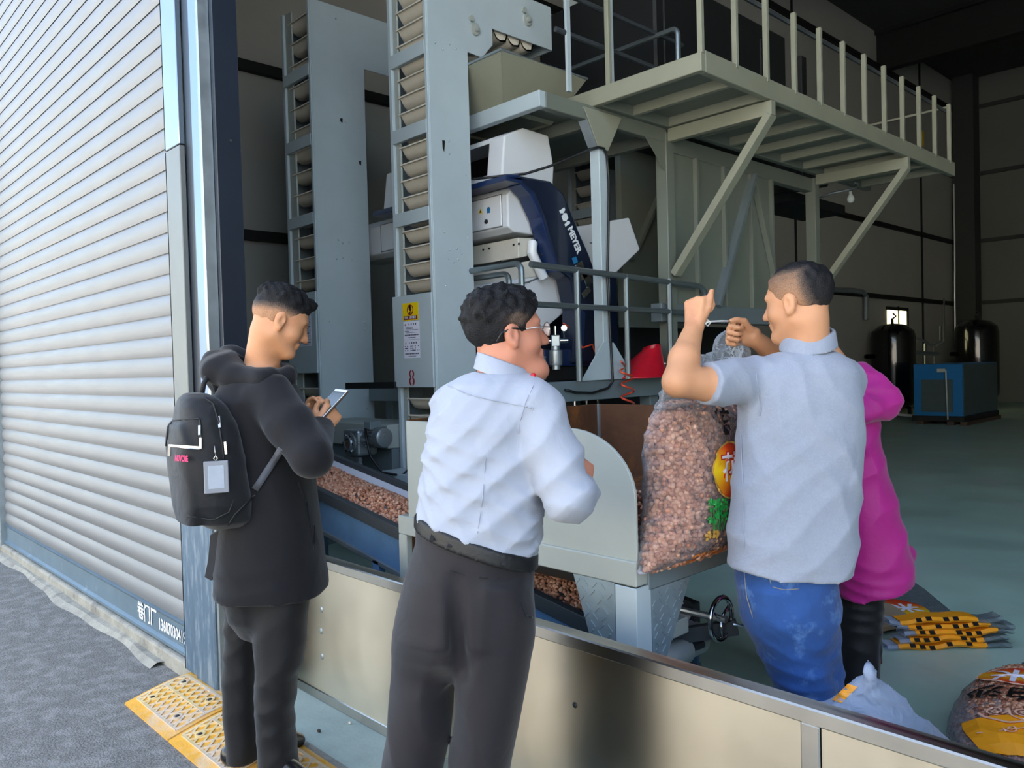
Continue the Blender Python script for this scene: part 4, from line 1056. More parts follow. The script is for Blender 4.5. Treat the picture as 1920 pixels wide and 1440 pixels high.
for z in (3.62, 3.88): MB().ring([(XP, 3.9, z), (XP, 5.35, z)], .018, 8).build('rail_tube', 'rail_dark', up, smooth='auto')
MB().ring([(-4.6, 5.0, 3.86)] + arc((XP + .15, 5.0, 3.81), Xv, Zv, .05, math.pi / 2, 0) + arc((XP + .15, 5.0, 3.62), Xv, Zv, .05, 0, -math.pi / 2) + [(-4.6, 5.0, 3.57)], .02, 8).build('end_loop', 'tube_steel', up, smooth='auto')
ft = thing('feed_tray', 'pale sheet metal feed tray under the elevator head', 'tray', (-4.2, 4.0, 3.2))
T = [(-4.75, 3.55), (-3.76, 3.55), (-3.76, 4.38), (-4.75, 4.38)]; B = [(-4.6, 3.78), (-4.0, 3.78), (-4.0, 4.25), (-4.6, 4.25)]
for i in range(4):
    j = (i + 1) % 4
    MB().add([(T[i][0], T[i][1], 3.445), (T[j][0], T[j][1], 3.445), (B[j][0], B[j][1], 3.15), (B[i][0], B[i][1], 3.15)], [(0, 1, 2, 3)]).build('tray_wall', 'walk_cream', ft, solid=.006)
MB().ring([(x, y, 3.447) for x, y in T], .010, 8, closed=True).build('tray_rim', 'galvanised_dull', ft)

# ---------------------------------------------------------------- bin side and cantilevered walkway
bn = thing('storage_bin', 'tall grey ribbed steel bin wall under the walkway', 'bin', (-3.68, 5.9, FLZ))
MB().box(XP - .10, 5.12, 1.72, XP - .03, 6.78, 3.15).build('wall_sheet', 'bin_grey', bn)
MB().box(-4.36, 5.42, 1.72, -4.30, 6.6, 3.25).build('wall_sheet', 'bin_grey', bn)
MB().box(XP - .10, 5.0, 1.72, XP, 7.6, 1.86).build('bottom_beam', 'machine_dark', bn, bevel=.004)
MB().box(XP - .10, 5.1, 3.03, XP - .02, 7.6, 3.16).build('top_beam', 'bin_grey', bn, bevel=.004)
MB().box(XP - .09, 5.09, FLZ, XP + .012, 5.19, 3.16).build('column', 'bin_grey', bn, bevel=.004)
for y in (5.52, 5.93, 6.36, 6.72): MB().box(XP - .03, y - .018, 1.86, XP + .006, y + .018, 3.03).build('rib', 'bin_grey', bn, bevel=.002)
MB().bar((-4.28, 5.5, 2.3), (-4.28, 6.1, 3.13), .03, .08, (1, 0, 0)).build('brace', 'bin_grey', bn)
MB().bar((XP + .0, 6.38, 3.02), (XP + .0, 5.75, 1.86), .03, .09, (1, 0, 0)).build('brace', 'machine_dark', bn)
MB().bar((XP + .0, 6.38, 3.02), (XP + .0, 6.85, 1.86), .03, .05, (1, 0, 0)).build('brace', 'bin_grey', bn)
MB().box(-4.55, 5.2, FLZ, -4.45, 7.6, 1.75).build('lower_casing_or_shade', 'dark_void', bn)  # black sheet added for the deep shade below the bin, no real casing
MB().box(XP - .09, 7.53, FLZ, XP + .012, 7.62, 3.16).build('column', 'bin_grey', bn, bevel=.004)
MB().box(XP - .8, 7.62, 3.0, XP - .3, 8.9, 3.1).build('shelf_plate', 'dark_void', bn)
XM = -2.739
wk = thing('walkway', 'cream painted steel walkway with upright rail posts on brackets along the bin', 'walkway', (-3.2, 6.5, 3.2))
MB().box(-4.2, 4.26, 3.19, XM, 4.31, 3.305).build('end_beam', 'walk_cream', wk, bevel=.004)
MB().box(XM - .05, 4.312, 3.19, XM, 8.78, 3.325).build('edge_beam', 'walk_cream', wk, bevel=.004)
MB().box(XP - .02, 4.30, 3.19, XP + .04, 8.78, 3.30).build('edge_beam', 'bin_grey', wk, bevel=.004)
MB().box(XP, 4.3, 3.262, XM - .04, 8.75, 3.272).build('deck_plate', 'bin_grey', wk)
j0 = MB().box(XP + .04, 4.66, 3.195, XM - .05, 4.70, 3.262).build('joist', 'walk_cream', wk)
for k in range(1, 10): copy_part(j0, (0, .43 * k, 0), wk)
pz = MB().box(XM - .03, 4.265, 3.30, XM + .005, 4.295, 3.88).build('rail_post', 'walk_cream', wk, bevel=.002)
for k in range(1, 12): copy_part(pz, (0, .398 * k, 0), wk)
MB().box(XM - .045, 4.27, 3.80, XM - .03, 8.7, 3.83).build('top_rail', 'rail_dark', wk)
MB().bar((XM - .9, 8.68, 3.86), (XM, 8.68, 3.86), .02, .02).build('top_rail', 'walk_cream', wk)
for (px, py) in ((1215, 30), (1218, 60)):
    pass
pz2 = MB().box(-3.50, 4.27, 3.30, -3.465, 4.30, 3.98).build('rail_post', 'walk_cream', wk, bevel=.002)
for y in (5.14, 7.575):
    b = thing('walkway_bracket', ('triangular cream bracket on the first bin column, nearest the hopper' if y < 6 else 'triangular cream bracket at the far post, above the black tank'), 'bracket', (XP, y, 2.9), 'walkway brackets')
    MB().box(XP + .012, y - .03, 3.09, XM + .0, y + .03, 3.188).build('top_arm', 'walk_cream', b, bevel=.003)
    MB().bar((XM - .02, y, 3.10), (XP + .03, y + .01, 2.08), .055, .085, (0, 1, 0)).build('diagonal_strut', 'walk_cream', b, bevel=.003)
lm = thing('lamp_holder', 'unlit bare bulb on a bent conduit under the walkway', 'lamp', tuple(at(1595, 360, 8.3)))
MB().ring([at(1535, 372, 8.4), at(1560, 362, 8.35), at(1590, 356, 8.3), at(1606, 352, 8.3), at(1610, 345, 8.3), at(1590, 338, 8.3), at(1570, 330, 8.35)], .012, 8).build('conduit', 'galvanised_dull', lm, smooth=True)
p = at(1595, 372, 8.28)
MB().lathe(p, (0, 0, 1), [(.0, -.045), (.022, -.04), (.036, -.02), (.038, 0), (.026, .028), (.018, .04), (.018, .07), (.0, .07)], 16).build('bulb', 'bulb_glass', lm, smooth=True)

mm = thing('upper_machine', 'dark machine casing on the upper floor behind the walkway posts', 'machine', (-4.4, 6.0, 3.3))
MB().box(-5.0, 5.2, 3.3, -3.75, 7.3, 4.5).build('casing', 'casing_dark', mm, bevel=.02)
for k in range(4): MB().box(-3.755, 5.3 + .5 * k, 3.45, -3.735, 5.7 + .5 * k, 4.35).build('casing_door', 'casing_dark', mm, bevel=.006)
MB().lathe((-4.2, 7.9, 3.3), (0, 0, 1), [(.18, 0), (.22, .1), (.22, .35), (.15, .45), (.28, .5), (.28, .6), (0, .62)], 20).build('blower', 'casing_dark', mm, smooth='auto')
MB().box(-3.72, 7.35, 3.3, -3.62, 7.45, 4.3).build('stanchion', 'casing_dark', mm, bevel=.004)
MB().box(-4.9, 8.1, 3.3, -4.0, 8.7, 4.0).build('cabinet', 'casing_dark', mm, bevel=.01)
# ---------------------------------------------------------------- compressor corner at the back
def tank(cx, cy, r, top, label, group):
    t = thing('air_tank', label, 'tank', (cx, cy, FLZ), group)
    MB().lathe((cx, cy, .30), (0, 0, 1), [(.0, -.12), (r * .6, -.09), (r * .92, 0), (r, .1), (r, top - .62), (r * .93, top - .47), (r * .6, top - .34), (r * .15, top - .30), (.0, top - .30)], 36).build('vessel', 'tank_black', t, smooth='auto')
    for k in range(3):
        a = k * 2.1 + .4; MB().box(cx + r * .7 * math.cos(a) - .04, cy + r * .7 * math.sin(a) - .04, FLZ, cx + r * .7 * math.cos(a) + .04, cy + r * .7 * math.sin(a) + .04, .34).build('leg', 'tank_black', t)
    MB().cyl((cx, cy, top - .02), (cx, cy, top + .12), .03, 10).ring([(cx, cy, top + .1), (cx + .06, cy + .05, top + .16), (cx + .0, cy + .02, top + .24)], .02, 8).build('valve', 'girt_black', t, smooth='auto')
    MB().cyl((cx - r * .72, cy - r * .72, 1.4), (cx - r * .72 - .1, cy - r * .72 - .1, 1.4), .05, 10).build('port', 'tank_black', t)
    return t
tank(-7.1, 18.5, .47, 2.12, 'tall black air tank beside the magenta sleeve, in front of the small window', 'air tanks')
t2 = tank(-6.55, 22.4, .50, 2.25, 'black air tank rising behind the blue dryer at the far wall', 'air tanks')
p = at(1840, 631, 20.3); MB().box(p[0] - .06, p[1] - .03, p[2] - .06, p[0] + .06, p[1], p[2] + .06).build('name_plate', 'pipe_white', t2)
dr = thing('air_dryer', 'blue air dryer cabinet on a low skid at the back of the hall', 'air dryer', (-5.4, 17.3, FLZ))
MB().box(-5.95, 16.5, .22, -5.07, 18.6, 1.22).build('cabinet', 'dryer_blue', dr, bevel=.01)
MB().box(-5.80, 16.48, .3, -5.24, 16.5, .92).build('grille', 'dryer_grey', dr, bevel=.004)
g = MB()
for k in range(14): g.box(-5.78, 16.465, .33 + k * .042, -5.26, 16.48, .345 + k * .042)
g.build('grille_slats', 'dryer_grey', dr)
MB().box(-5.065, 16.53, .24, -5.055, 18.57, 1.2).build('side_panel', 'dryer_grey', dr)
MB().box(-5.98, 16.48, .12, -5.04, 18.6, .22).build('skid', 'girt_black', dr)
for x in (-5.9, -5.35, -5.12): MB().box(x, 16.5, FLZ, x + .12, 18.6, .12).build('skid_foot', 'skid_brown', dr)
MB().box(-5.50, 16.44, 1.06, -5.35, 16.48, 1.13).build('controller', 'pipe_white', dr, bevel=.004)
MB().ring([(-5.34, 16.44, 1.10), (-5.335, 16.42, 1.0), (-5.31, 16.42, .16)], .014, 8).build('drain_pipe', 'pipe_white', dr, smooth=True)
MB().bar((-6.5, 16.9, .21), (-5.96, 16.6, .2), .04, .05).build('skid_rail', 'pipe_white', dr)
pw = thing('air_pipework', 'tangle of thin dark air pipes and fittings between the two black tanks', 'pipework', (-6.7, 20, 1.2))
for pts, r in ((((1690, 628, 19), (1712, 632, 19), (1735, 640, 19), (1745, 648, 19), (1764, 640, 19), (1764, 612, 19.2)), .03), (((1715, 640, 19), (1715, 690, 18.5)), .02), (((1735, 645, 19), (1735, 700, 18)), .03), (((1752, 652, 19), (1752, 690, 18)), .015), (((1757, 648, 19.5), (1770, 640, 19.5), (1770, 560, 20)), .02), (((1700, 660, 18), (1760, 664, 18)), .05)):
    MB().ring([at(*q) for q in pts], r, 8).build('pipe', 'tube_steel', pw, smooth='auto')
MB().ring([at(1788, 345, 22), at(1790, 470, 22), at(1790, 560, 22), at(1791, 640, 22)], .022, 8).build('riser_pipe', 'pipe_white', pw, smooth='auto')
wpz = thing('wall_conduit', 'grey conduit bending down the side wall behind the head of the man in grey', 'conduit', (-7.6, 18, 2.8))
MB().ring([onx(1545, 543, -7.6), onx(1600, 545, -7.6), onx(1618, 548, -7.6), onx(1624, 556, -7.6), onx(1624, 600, -7.6)], .06, 8).build('conduit_run', 'machine_dark', wpz, smooth='auto')
ys = thing('yellow_sign', 'small yellow sign on the far wall seen between the walkway posts', 'sign', (-7.6, 22, 6.6))
a = onx(1724, 242, -7.6); b = onx(1733, 275, -7.6)
MB().box(-7.62, a[1], b[2], -7.6, b[1], a[2]).build('sign_plate', 'sign_yellow', ys)
MB().box(-7.66, a[1] + .1, b[2] + .1, -7.62, b[1] - .1, a[2] - .1).build('sign_backing', 'girt_black', ys)

# ---------------------------------------------------------------- people: materials
def skin_mat(name, base, ruddy):
    m = pm(name, base, .5, var=.06, vs=14, bump=.06, bs=260, col2=ruddy, c2amt=.36, c2s=7, spec=.35)
    b = m.node_tree.nodes['Principled BSDF']
    b.inputs['Subsurface Weight'].default_value = .12; b.inputs['Subsurface Radius'].default_value = (.012, .005, .003)
    b.inputs['Subsurface Scale'].default_value = .6
    return m
skin_mat('skin_tan', '#c48d66', '#b87a58')
skin_mat('skin_ruddy', '#bd7f65', '#ad634f')
skin_mat('skin_light', '#c6906a', '#b97f5f')
def cloth(name, col, rough=.85, weave=420., fold=18., fb=.35, var=.08, vs=6., sheen=.15, col2=None, c2amt=.4, c2s=40.):
    """woven cloth: fine weave plus soft small creases"""
    m = pm(name, col, rough, var=var, vs=vs, sheen=sheen, col2=col2, c2amt=c2amt, c2s=c2s, spec=.25)
    n = m.node_tree.nodes; l = m.node_tree.links; b = n['Principled BSDF']
    tc = n.new('ShaderNodeTexCoord')
    n1 = n.new('ShaderNodeTexNoise'); n1.inputs['Scale'].default_value = fold; n1.inputs['Detail'].default_value = 3; n1.inputs['Distortion'].default_value = 1.2
    n2 = n.new('ShaderNodeTexNoise'); n2.inputs['Scale'].default_value = weave; n2.inputs['Detail'].default_value = 1
    l.new(tc.outputs['Object'], n1.inputs['Vector']); l.new(tc.outputs['Object'], n2.inputs['Vector'])
    b1 = n.new('ShaderNodeBump'); b1.inputs['Strength'].default_value = fb; b1.inputs['Distance'].default_value = .02
    b2 = n.new('ShaderNodeBump'); b2.inputs['Strength'].default_value = .12; b2.inputs['Distance'].default_value = .002
    l.new(n1.outputs[0], b1.inputs['Height']); l.new(n2.outputs[0], b2.inputs['Height'])
    l.new(b1.outputs[0], b2.inputs['Normal']); l.new(b2.outputs[0], b.inputs['Normal'])
    return m
cloth('coat_black', '#101014', .8, fold=5, fb=.25)
cloth('trouser_black', '#0c0d10', .6, fold=14, fb=.12)
cloth('shirt_white', '#9ca2ae', .75, fold=12, fb=.18, var=.02)
cloth('trouser_charcoal', '#1d1b1f', .62, fold=5, fb=.2)
cloth('polo_grey', '#9097a4', .9, fold=7, fb=.25, var=.06, vs=30, col2='#959caa', c2amt=.44, c2s=190)
cloth('jeans_blue', '#2b4f8a', .85, fold=14, fb=.2, var=.25, vs=7, col2='#5f86bb', c2amt=.36, c2s=9)
cloth('jacket_magenta', '#a01d76', .55, fold=7, fb=.2, var=.08)
cloth('bag_nylon', '#15171a', .6, fold=9, fb=.25, weave=600)
pm('belt_leather', '#0e0f10', .5, var=.1, vs=20, bump=.1, bs=90)
pm('shoe_leather', '#101113', .3, var=.1, coat=.2)
pm('web_strap', '#53565d', .8, var=.1, vs=60, bump=.2, bs=300)
pm('zip_silver', '#b6b4ae', .3, metal=.85)
pm('badge_frame', '#7f848c', .3, var=.04, coat=.4)
pm('badge_card', '#9aa4b0', .3, var=.1, vs=12, coat=.5)
pm('print_pink', '#e8286e', .6)
pm('eye_white', '#b0a49c', .3)
pm('eye_dark', '#1a120e', .2)
pm('thread_white', '#e9e9e4', .6)
pm('denim_stitch', '#8d8a80', .8)
HAIRC = [(0., '#0b0b0d'), (.35, '#1b191a'), (.62, '#5d4c40'), (1., '#b28563')]
attr_mat('hair', HAIRC, 'fade', rough=.6, bump=.9, bs=330, spec=.3)

def unit(v): v = np.asarray(v, float); return v / np.linalg.norm(v)
def head_axes(face, pitch=0., roll=0.):
    f = unit(face); p = math.radians(pitch); q = math.radians(roll)
    f2 = f * math.cos(p) - UP * math.sin(p); u2 = UP * math.cos(p) + f * math.sin(p); r = np.cross(f2, u2)
    u3 = u2 * math.cos(q) + r * math.sin(q); r3 = np.cross(f2, u3)
    return np.stack([r3, f2, u3], 1)          # columns: right, forward, up
def add_head(F, c, A, s=1.):
    L = lambda r, f, u: np.asarray(c) + A @ np.array([r, f, u]) * s
    E = lambda p, r, k=.02, op='add': F.ell(L(*p), np.array(r) * s, A, k * s, op)
    E((0, -.012, .045), (.076, .098, .087), .0)
    E((0, .036, .0), (.063, .060, .085), .03)
    F.cone(L(0, .0, -.045), L(0, .062, -.088), .056 * s, .024 * s, .03 * s)
    for q in (-1, 1):
        F.cone(L(.05 * q, -.005, -.045), L(.022 * q, .064, -.086), .022 * s, .018 * s, .025 * s)
        E((.04 * q, .052, -.022), (.027, .03, .026), .02)
    E((0, .076, .036), (.052, .02, .013), .015)
    for q in (-1, 1): E((.031 * q, .098, .018), (.017, .014, .010), .012, 'sub')
    F.cone(L(0, .088, .024), L(0, .112, -.020), .008 * s, .0125 * s, .012 * s)
    for q in (-1, 1): E((.012 * q, .100, -.023), (.010, .011, .009), .008)
    E((0, .090, -.046), (.024, .012, .006), .008); E((0, .088, -.058), (.021, .012, .007), .008)
    F.cone(L(-.02, .106, -.052), L(.02, .106, -.052), .003 * s, .003 * s, .004 * s, 'sub')
    E((0, .078, -.090), (.026, .018, .018), .02)
    for q in (-1, 1):
        F.ell(L(.078 * q, -.010, .004), np.array((.011, .021, .033)) * s, A, .006 * s)
        F.ell(L(.080 * q, -.004, -.022), np.array((.009, .010, .012)) * s, A, .008 * s)
        F.ell(L(.090 * q, -.004, .006), np.array((.010, .010, .018)) * s, A, .004 * s, 'sub')
    return L
def eyes(L, s, par):
    for q in (-1, 1):
        c = L(.029 * q, .074, .017)
        e = MB().lathe(c - (0, 0, .011 * s), (0, 0, 1), [(.0005, 0)] + [(.0105 * s * math.sin(a), .0105 * s * (1 - math.cos(a))) for a in np.linspace(.3, 2.84, 8)] + [(.0005, .023 * s)], 12).build('eye', 'eye_white', par, smooth=True)
        d = unit(L(.030 * q, .2, .018) - c)
        MB().lathe(c + d * .0088 * s, d, [(.006 * s, 0), (.004 * s, .0018 * s), (0, .0022 * s)], 12).build('iris', 'eye_dark', e, smooth=True)
def hair_field(c, A, s, tl, th, cap, front, lower, vol=None, seed=1, rough_=.0015):
    F = Field(np.asarray(c) - .17 * s, np.asarray(c) + .19 * s, .0042)
    cc = np.asarray(c) + A @ np.array([0, -.012, .045]) * s
    F.ell(cc, np.array((.076 + tl, .098 + tl, .087 + tl)) * s, A, 0)
    X, Y, Z = np.meshgrid(*F.ax, indexing='ij')
    P = [((X - c[0]) * A[0, i] + (Y - c[1]) * A[1, i] + (Z - c[2]) * A[2, i]) / s for i in range(3)]
    t = np.clip((P[2] - cap[0]) / (cap[1] - cap[0]), 0, 1); t = t * t * (3 - 2 * t)
    F.F = (F.F - (th - tl) * s * t).astype(np.float32)
    if vol:
        for (p, r) in vol: F.ell(np.asarray(c) + A @ np.array(p) * s, np.array(r) * s, A, .015)
    rg = np.random.default_rng(seed)
    nz = sum(np.sin(P[0] * a + P[1] * b + P[2] * d + e) for a, b, d, e in zip(rg.uniform(-260, 260, 9), rg.uniform(-200, 200, 9), rg.uniform(-160, 160, 9), rg.uniform(0, 6, 9))) / 9
    F.F += (rough_ * 4 * nz * (.3 + t)).astype(np.float32)
    d1 = P[1] - np.interp(P[2], [q[0] for q in front], [q[1] for q in front])
    d2 = np.interp(P[1], [q[0] for q in lower], [q[1] for q in lower]) - P[2]
    d3 = .030 - np.sqrt((np.abs(P[0]) - .080) ** 2 + ((P[1] + .006) / .85) ** 2 + ((P[2] - .0) / 1.15) ** 2)
    F.F = np.maximum(F.F, np.maximum(np.maximum(d1, d2), d3).astype(np.float32) * s)
    return F
def local(c, A, s):
    return lambda V: ((V - np.asarray(c)) @ A) / s
def add_hand(F, w, d, pn, lat, curls, thumb, s=1.):
    d = unit(d); pn = unit(np.asarray(pn) - d * (np.asarray(pn) @ d)); lat = unit(np.cross(d, pn)) * (1 if np.cross(d, pn) @ np.asarray(lat) > 0 else -1)
    w = np.asarray(w, float); LN = [(.040, .025, .020), (.045, .029, .021), (.041, .027, .020), (.032, .020, .018)]
    for i in range(4):
        kn = w + (d * (.086 - .004 * abs(i - 1)) + lat * (.031 - .0205 * i)) * s
        F.cone(w + lat * (.018 - .012 * i) * s, kn, .0165 * s, .0125 * s, .012 * s)
        a = 0.; p = kn; r = .0102 * s
        for j in range(3):
            a += math.radians(curls[i][j]); q = p + (d * math.cos(a) + pn * math.sin(a)) * LN[i][j] * s
            F.cone(p, q, r, r * .9, .003 * s); p = q; r *= .91
    p = w + (d * .022 + lat * .024 + pn * .008) * s; r = .0145 * s
    for (td, ln) in zip(thumb, (.040, .032, .026)):
        v = unit(d * td[0] + pn * td[1] + lat * td[2]); q = p + v * ln * s
        F.cone(p, q, r, r * .84, .006 * s); p = q; r *= .84
def fhit(F, px, py, d0, d1, off=.0):
    """first point of the field seen along the ray through a photo point"""
    dirv = ray(px, py); ts = np.arange(d0, d1, F.h * .4)
    P = CC + dirv[None] * ts[:, None]; I = np.round((P - F.lo) / F.h).astype(int)
    ok = ((I >= 0) & (I < np.array(F.F.shape))).all(1)
    val = np.full(len(ts), 1.); I2 = I[ok]; val[ok] = F.F[I2[:, 0], I2[:, 1], I2[:, 2]]
    k = np.nonzero(val < 0)[0]
    t = ts[k[0]] if len(k) else (d0 + d1) / 2
    return CC + dirv * (t - off)
def seam(F, pts, d0, d1, r, name, mat, par, off=.002, n=4):
    P = []
    for a, b in zip(pts[:-1], pts[1:]):
        for t in np.linspace(0, 1, n, endpoint=False): P.append(fhit(F, a[0] + (b[0] - a[0]) * t, a[1] + (b[1] - a[1]) * t, d0, d1, off))
    P.append(fhit(F, *pts[-1], d0, d1, off))
    return MB().ring(P, r, 6).build(name, mat, par, smooth=True)
def patch(F, quad, d0, d1, name, mat, par, off=.003, n=5, thick=.0):
    """a flat piece of cloth or print laid on a garment between four photo points"""
    a, b, c, d = [np.array(q, float) for q in quad]; G = []
    for i in np.linspace(0, 1, n):
        G.append([fhit(F, *(a * (1 - i) * (1 - j) + b * (1 - i) * j + c * i * j + d * i * (1 - j)), d0, d1, off) for j in np.linspace(0, 1, n)])
    return MB().grid(G).build(name, mat, par, smooth=True, solid=thick)
def shoe(F, heel, toe, h=.06, w=.045):
    heel = np.asarray(heel); toe = np.asarray(toe); d = toe - heel
    z = np.array([0, 0, 1.])
    F.cone(heel + z * .03, heel + d * .5 + z * .028, .034, w * .78, .02)
    F.cone(heel + d * .4 + z * .028, heel + d * .78 + z * .026, w * .8, w * .86, .02)
    F.cone(heel + d * .78 + z * .026, toe + z * .022 - unit(d) * .02, w * .86, .022, .02)
    F.cone(heel + z * .04, heel + d * .25 + z * .08, .033, .04, .03)
    F.cone(heel + d * .2 + z * .08, heel + d * .55 + z * .045, .04, .032, .03)
    return F

# ================================================================ man in black with a backpack
D1 = 2.76
p1 = thing('person', 'man in a black hooded coat with a backpack, looking down at a phone', 'person', tuple(onz(500, 1430, FLZ)))
f1 = unit(RT * .80 + FW * .60); r1 = np.cross(f1, UP)
hc1 = at(523, 607, 2.74); A1 = head_axes(RT * .90 + FW * .42, 24, 0)
B = Field(at(420, 1480, 2.76) - (.45, .42, .12), at(560, 530, 2.76) + (.42, .45, .06), .0052)
L1 = add_head(B, hc1, A1, .93)
B.cone(L1(0, -.035, -.045), at(488, 702, 2.76), .050, .060, .03)
B.loft(srows([(690, 460, 520, 2.76, .14), (740, 440, 545, 2.76, .17), (860, 440, 560, 2.76, .13), (1000, 440, 580, 2.76, .14), (1080, 440, 575, 2.76, .14)]), k=.03)
B.chain([at(505, 740, 2.62), at(582, 852, 2.50), at(602, 800, 2.67)], [.045, .038, .028], .02)
B.chain([at(495, 742, 2.92), at(560, 850, 2.93), at(574, 803, 2.80)], [.045, .038, .028], .02)
B.chain([at(528, 1080, 2.68), at(522, 1250, 2.68), at(520, 1440, 2.68)], [.07, .05, .04], .02)
B.chain([at(460, 1080, 2.85), at(455, 1250, 2.85), at(460, 1405, 2.85)], [.07, .05, .04], .02)
add_hand(B, at(603, 803, 2.665), RT * .30 + UP * .55 + FW * .45, FW * .8 - RT * .5, RT * -.7 + UP * .6, [(40, 60, 40), (45, 65, 45), (50, 70, 45), (55, 70, 50)], [(.7, .5, .5), (.9, .5, .1), (.95, .4, -.1)], .93)
add_hand(B, at(574, 806, 2.79), UP * .85 + RT * .25, -FW * .6 + RT * .7, -FW, [(20, 40, 30), (25, 45, 30), (30, 50, 30), (35, 50, 30)], [(.8, .3, .5), (.9, .4, .2), (.9, .5, 0)], .9)
B.build('body', 'skin_tan', p1)
eyes(L1, .93, p1)
H = hair_field(hc1, A1, .93, .003, .019, (.06, .095), [(-.05, .02), (.03, .03), (.055, .05), (.07, .098), (.2, .115)], [(-.12, -.09), (-.07, -.08), (-.035, -.02), (.02, .005), (.05, .05), (.09, .07)], vol=[((0, .05, .108), (.045, .055, .026))], seed=3, rough_=.0028)
lc = local(hc1, A1, .93)
H.build('hair', 'hair', p1, {'fade': lambda V: np.clip(1.0 - (lc(V)[:, 2] - .028 + .25 * np.maximum(0, -lc(V)[:, 1] - .03)) / .06, .02, 1.0)})
# coat
G = Field(at(400, 1120, 2.76) - (.42, .42, .05), at(560, 640, 2.76) + (.42, .42, .05), .0068)
G.loft(srows([(1108, 411, 613, D1, .205), (1060, 411, 607, D1, .200), (1000, 416, 600, D1, .19), (940, 420, 592, D1, .18), (870, 416, 584, D1, .18), (800, 408, 576, D1, .195), (750, 408, 562, D1, .205), (715, 425, 545, D1, .17), (690, 450, 530, D1, .10)]), k=.03, ex=2.4)
G.chain([at(508, 742, 2.615), at(545, 800, 2.55), at(584, 856, 2.49)], [.078, .072, .066], .03)
G.cone(at(584, 856, 2.49), at(602, 806, 2.655), .064, .047, .02)
G.chain([at(495, 745, 2.91), at(560, 850, 2.93), at(576, 812, 2.80)], [.075, .066, .046], .03)
G.wrinkle(.006, [((.3, .2, 1), 34, 1.), ((.8, .6, .5), 42, .7), ((.6, .7, .15), 26, .6)], 4)
G.build('coat', 'coat_black', p1, relax=2)
seam(G, [(590, 985), (588, 1030), (575, 940)], 2.3, 3.0, .003, 'pocket_edge', 'coat_black', p1)
seam(G, [(560, 905), (572, 945), (577, 985)], 2.3, 3.0, .0035, 'coat_seam', 'coat_black', p1)
hd = Field(at(400, 760, 2.74) - (.3, .3, .05), at(520, 640, 2.74) + (.3, .3, .05), .0062)
hd.chain([at(418, 680, 2.80), at(440, 708, 2.64), at(495, 712, 2.60), at(537, 706, 2.66), at(540, 700, 2.80), at(490, 676, 2.90), at(430, 668, 2.88), at(418, 680, 2.80)], [.036, .042, .036, .028, .028, .034, .036, .036], .03)
hd.ell(at(426, 694, 2.74), (.085, .13, .066), np.stack([RT, FW, UP], 1), .03)
hd.cone(at(400, 672, 2.74), at(415, 735, 2.70), .03, .028, .03)
hd.cone(at(470, 690, 2.76), at(480, 650, 2.76), .056, .052, .012, 'sub')
hd.wrinkle(.006, [((.5, .4, 1), 60, 1.), ((1, .3, -.4), 48, .8)], 9)
hd.build('hood', 'coat_black', p1, relax=2)
vf = [at(*q) for q in ((440, 985, 2.60), (428, 985, 2.60), (393, 1002, 2.66), (389, 1050, 2.67), (382, 1083, 2.68), (396, 1090, 2.66), (408, 1060, 2.63), (425, 1018, 2.60))]
MB().prism(vf, FW * .02 + RT * .004).build('coat_tail', 'coat_black', p1, bevel=.004, smooth='auto')
Tq = Field(at(420, 1460, 2.76) - (.3, .35, .06), at(580, 1060, 2.76) + (.3, .35, .06), .0062)
Tq.loft(srows([(1075, 430, 590, D1, .17), (1110, 426, 578, D1, .165), (1150, 432, 570, D1, .14), (1190, 450, 550, D1, .08)]), k=.02)
Tq.loft(srows([(1470, 487, 560), (1440, 487, 559), (1400, 485, 554), (1330, 480, 550), (1265, 480, 557), (1245, 480, 568), (1200, 479, 574), (1120, 478, 578), (1080, 478, 580)], 2.67, .088), k=.025, ex=2.2)
Tq.loft(srows([(1418, 428, 490), (1400, 428, 490), (1340, 422, 488), (1260, 420, 487), (1220, 422, 490), (1150, 424, 495), (1080, 420, 500)], 2.85, .085), k=.025, ex=2.2)
Tq.wrinkle(.0045, [((.5, .4, 1), 26, 1.), ((-.5, -.4, 1), 34, .9), ((.8, .8, .3), 22, .6)], 12)
Tq.build('trousers', 'trouser_black', p1, relax=3)
S = Field(at(420, 1500, 2.75) - (.25, .3, .12), at(620, 1380, 2.75) + (.25, .35, .08), .005)
g0 = onz(436, 1432, ramp_z(1.2)); g1 = onz(572, 1396, .055)
shoe(S, g0 + (0, 0, 0), g1, w=.046)
S.build('shoe', 'shoe_leather', p1)
S = Field(at(480, 1560, 2.65) - (.25, .3, .12), at(640, 1420, 2.65) + (.25, .35, .08), .005)
q0 = onz(500, 1492, ramp_z(1.15)); shoe(S, q0, q0 + unit(RT * .96 - FW * .12) * .29 + (0, 0, .005), w=.046)
S.build('shoe', 'shoe_leather', p1)

# smartphone held in both hands
ph = thing('smartphone', 'white-edged smartphone held by the man in black', 'phone', tuple(at(612, 760, 2.7)))
pt = [at(620, 730, 2.79), at(647, 733, 2.73), at(608, 791, 2.63), at(582, 786, 2.69)]
cx_ = sum(pt) / 4; e1 = unit(pt[1] - pt[0] + pt[2] - pt[3]); e2 = unit(pt[0] - pt[3] + pt[1] - pt[2]); e2 = unit(e2 - e1 * (e1 @ e2)); e3 = np.cross(e1, e2)
if e3 @ FW > 0: e3 = -e3
MB().obox(cx_ - e3 * .004, e1 * .037, e2 * .076, e3 * .0045).build('case', 'skid_brown', ph, bevel=.004, seg=2)
MB().obox(cx_ + e3 * .0008, e1 * .0365, e2 * .0755, e3 * .0008).build('face_plate', 'white_paint', ph, bevel=.0006)
pm('phone_screen', '#3a4440', .12, coat=.4)
MB().obox(cx_ + e3 * .0018, e1 * .034, e2 * .064, e3 * .0004).build('screen', 'phone_screen', ph)

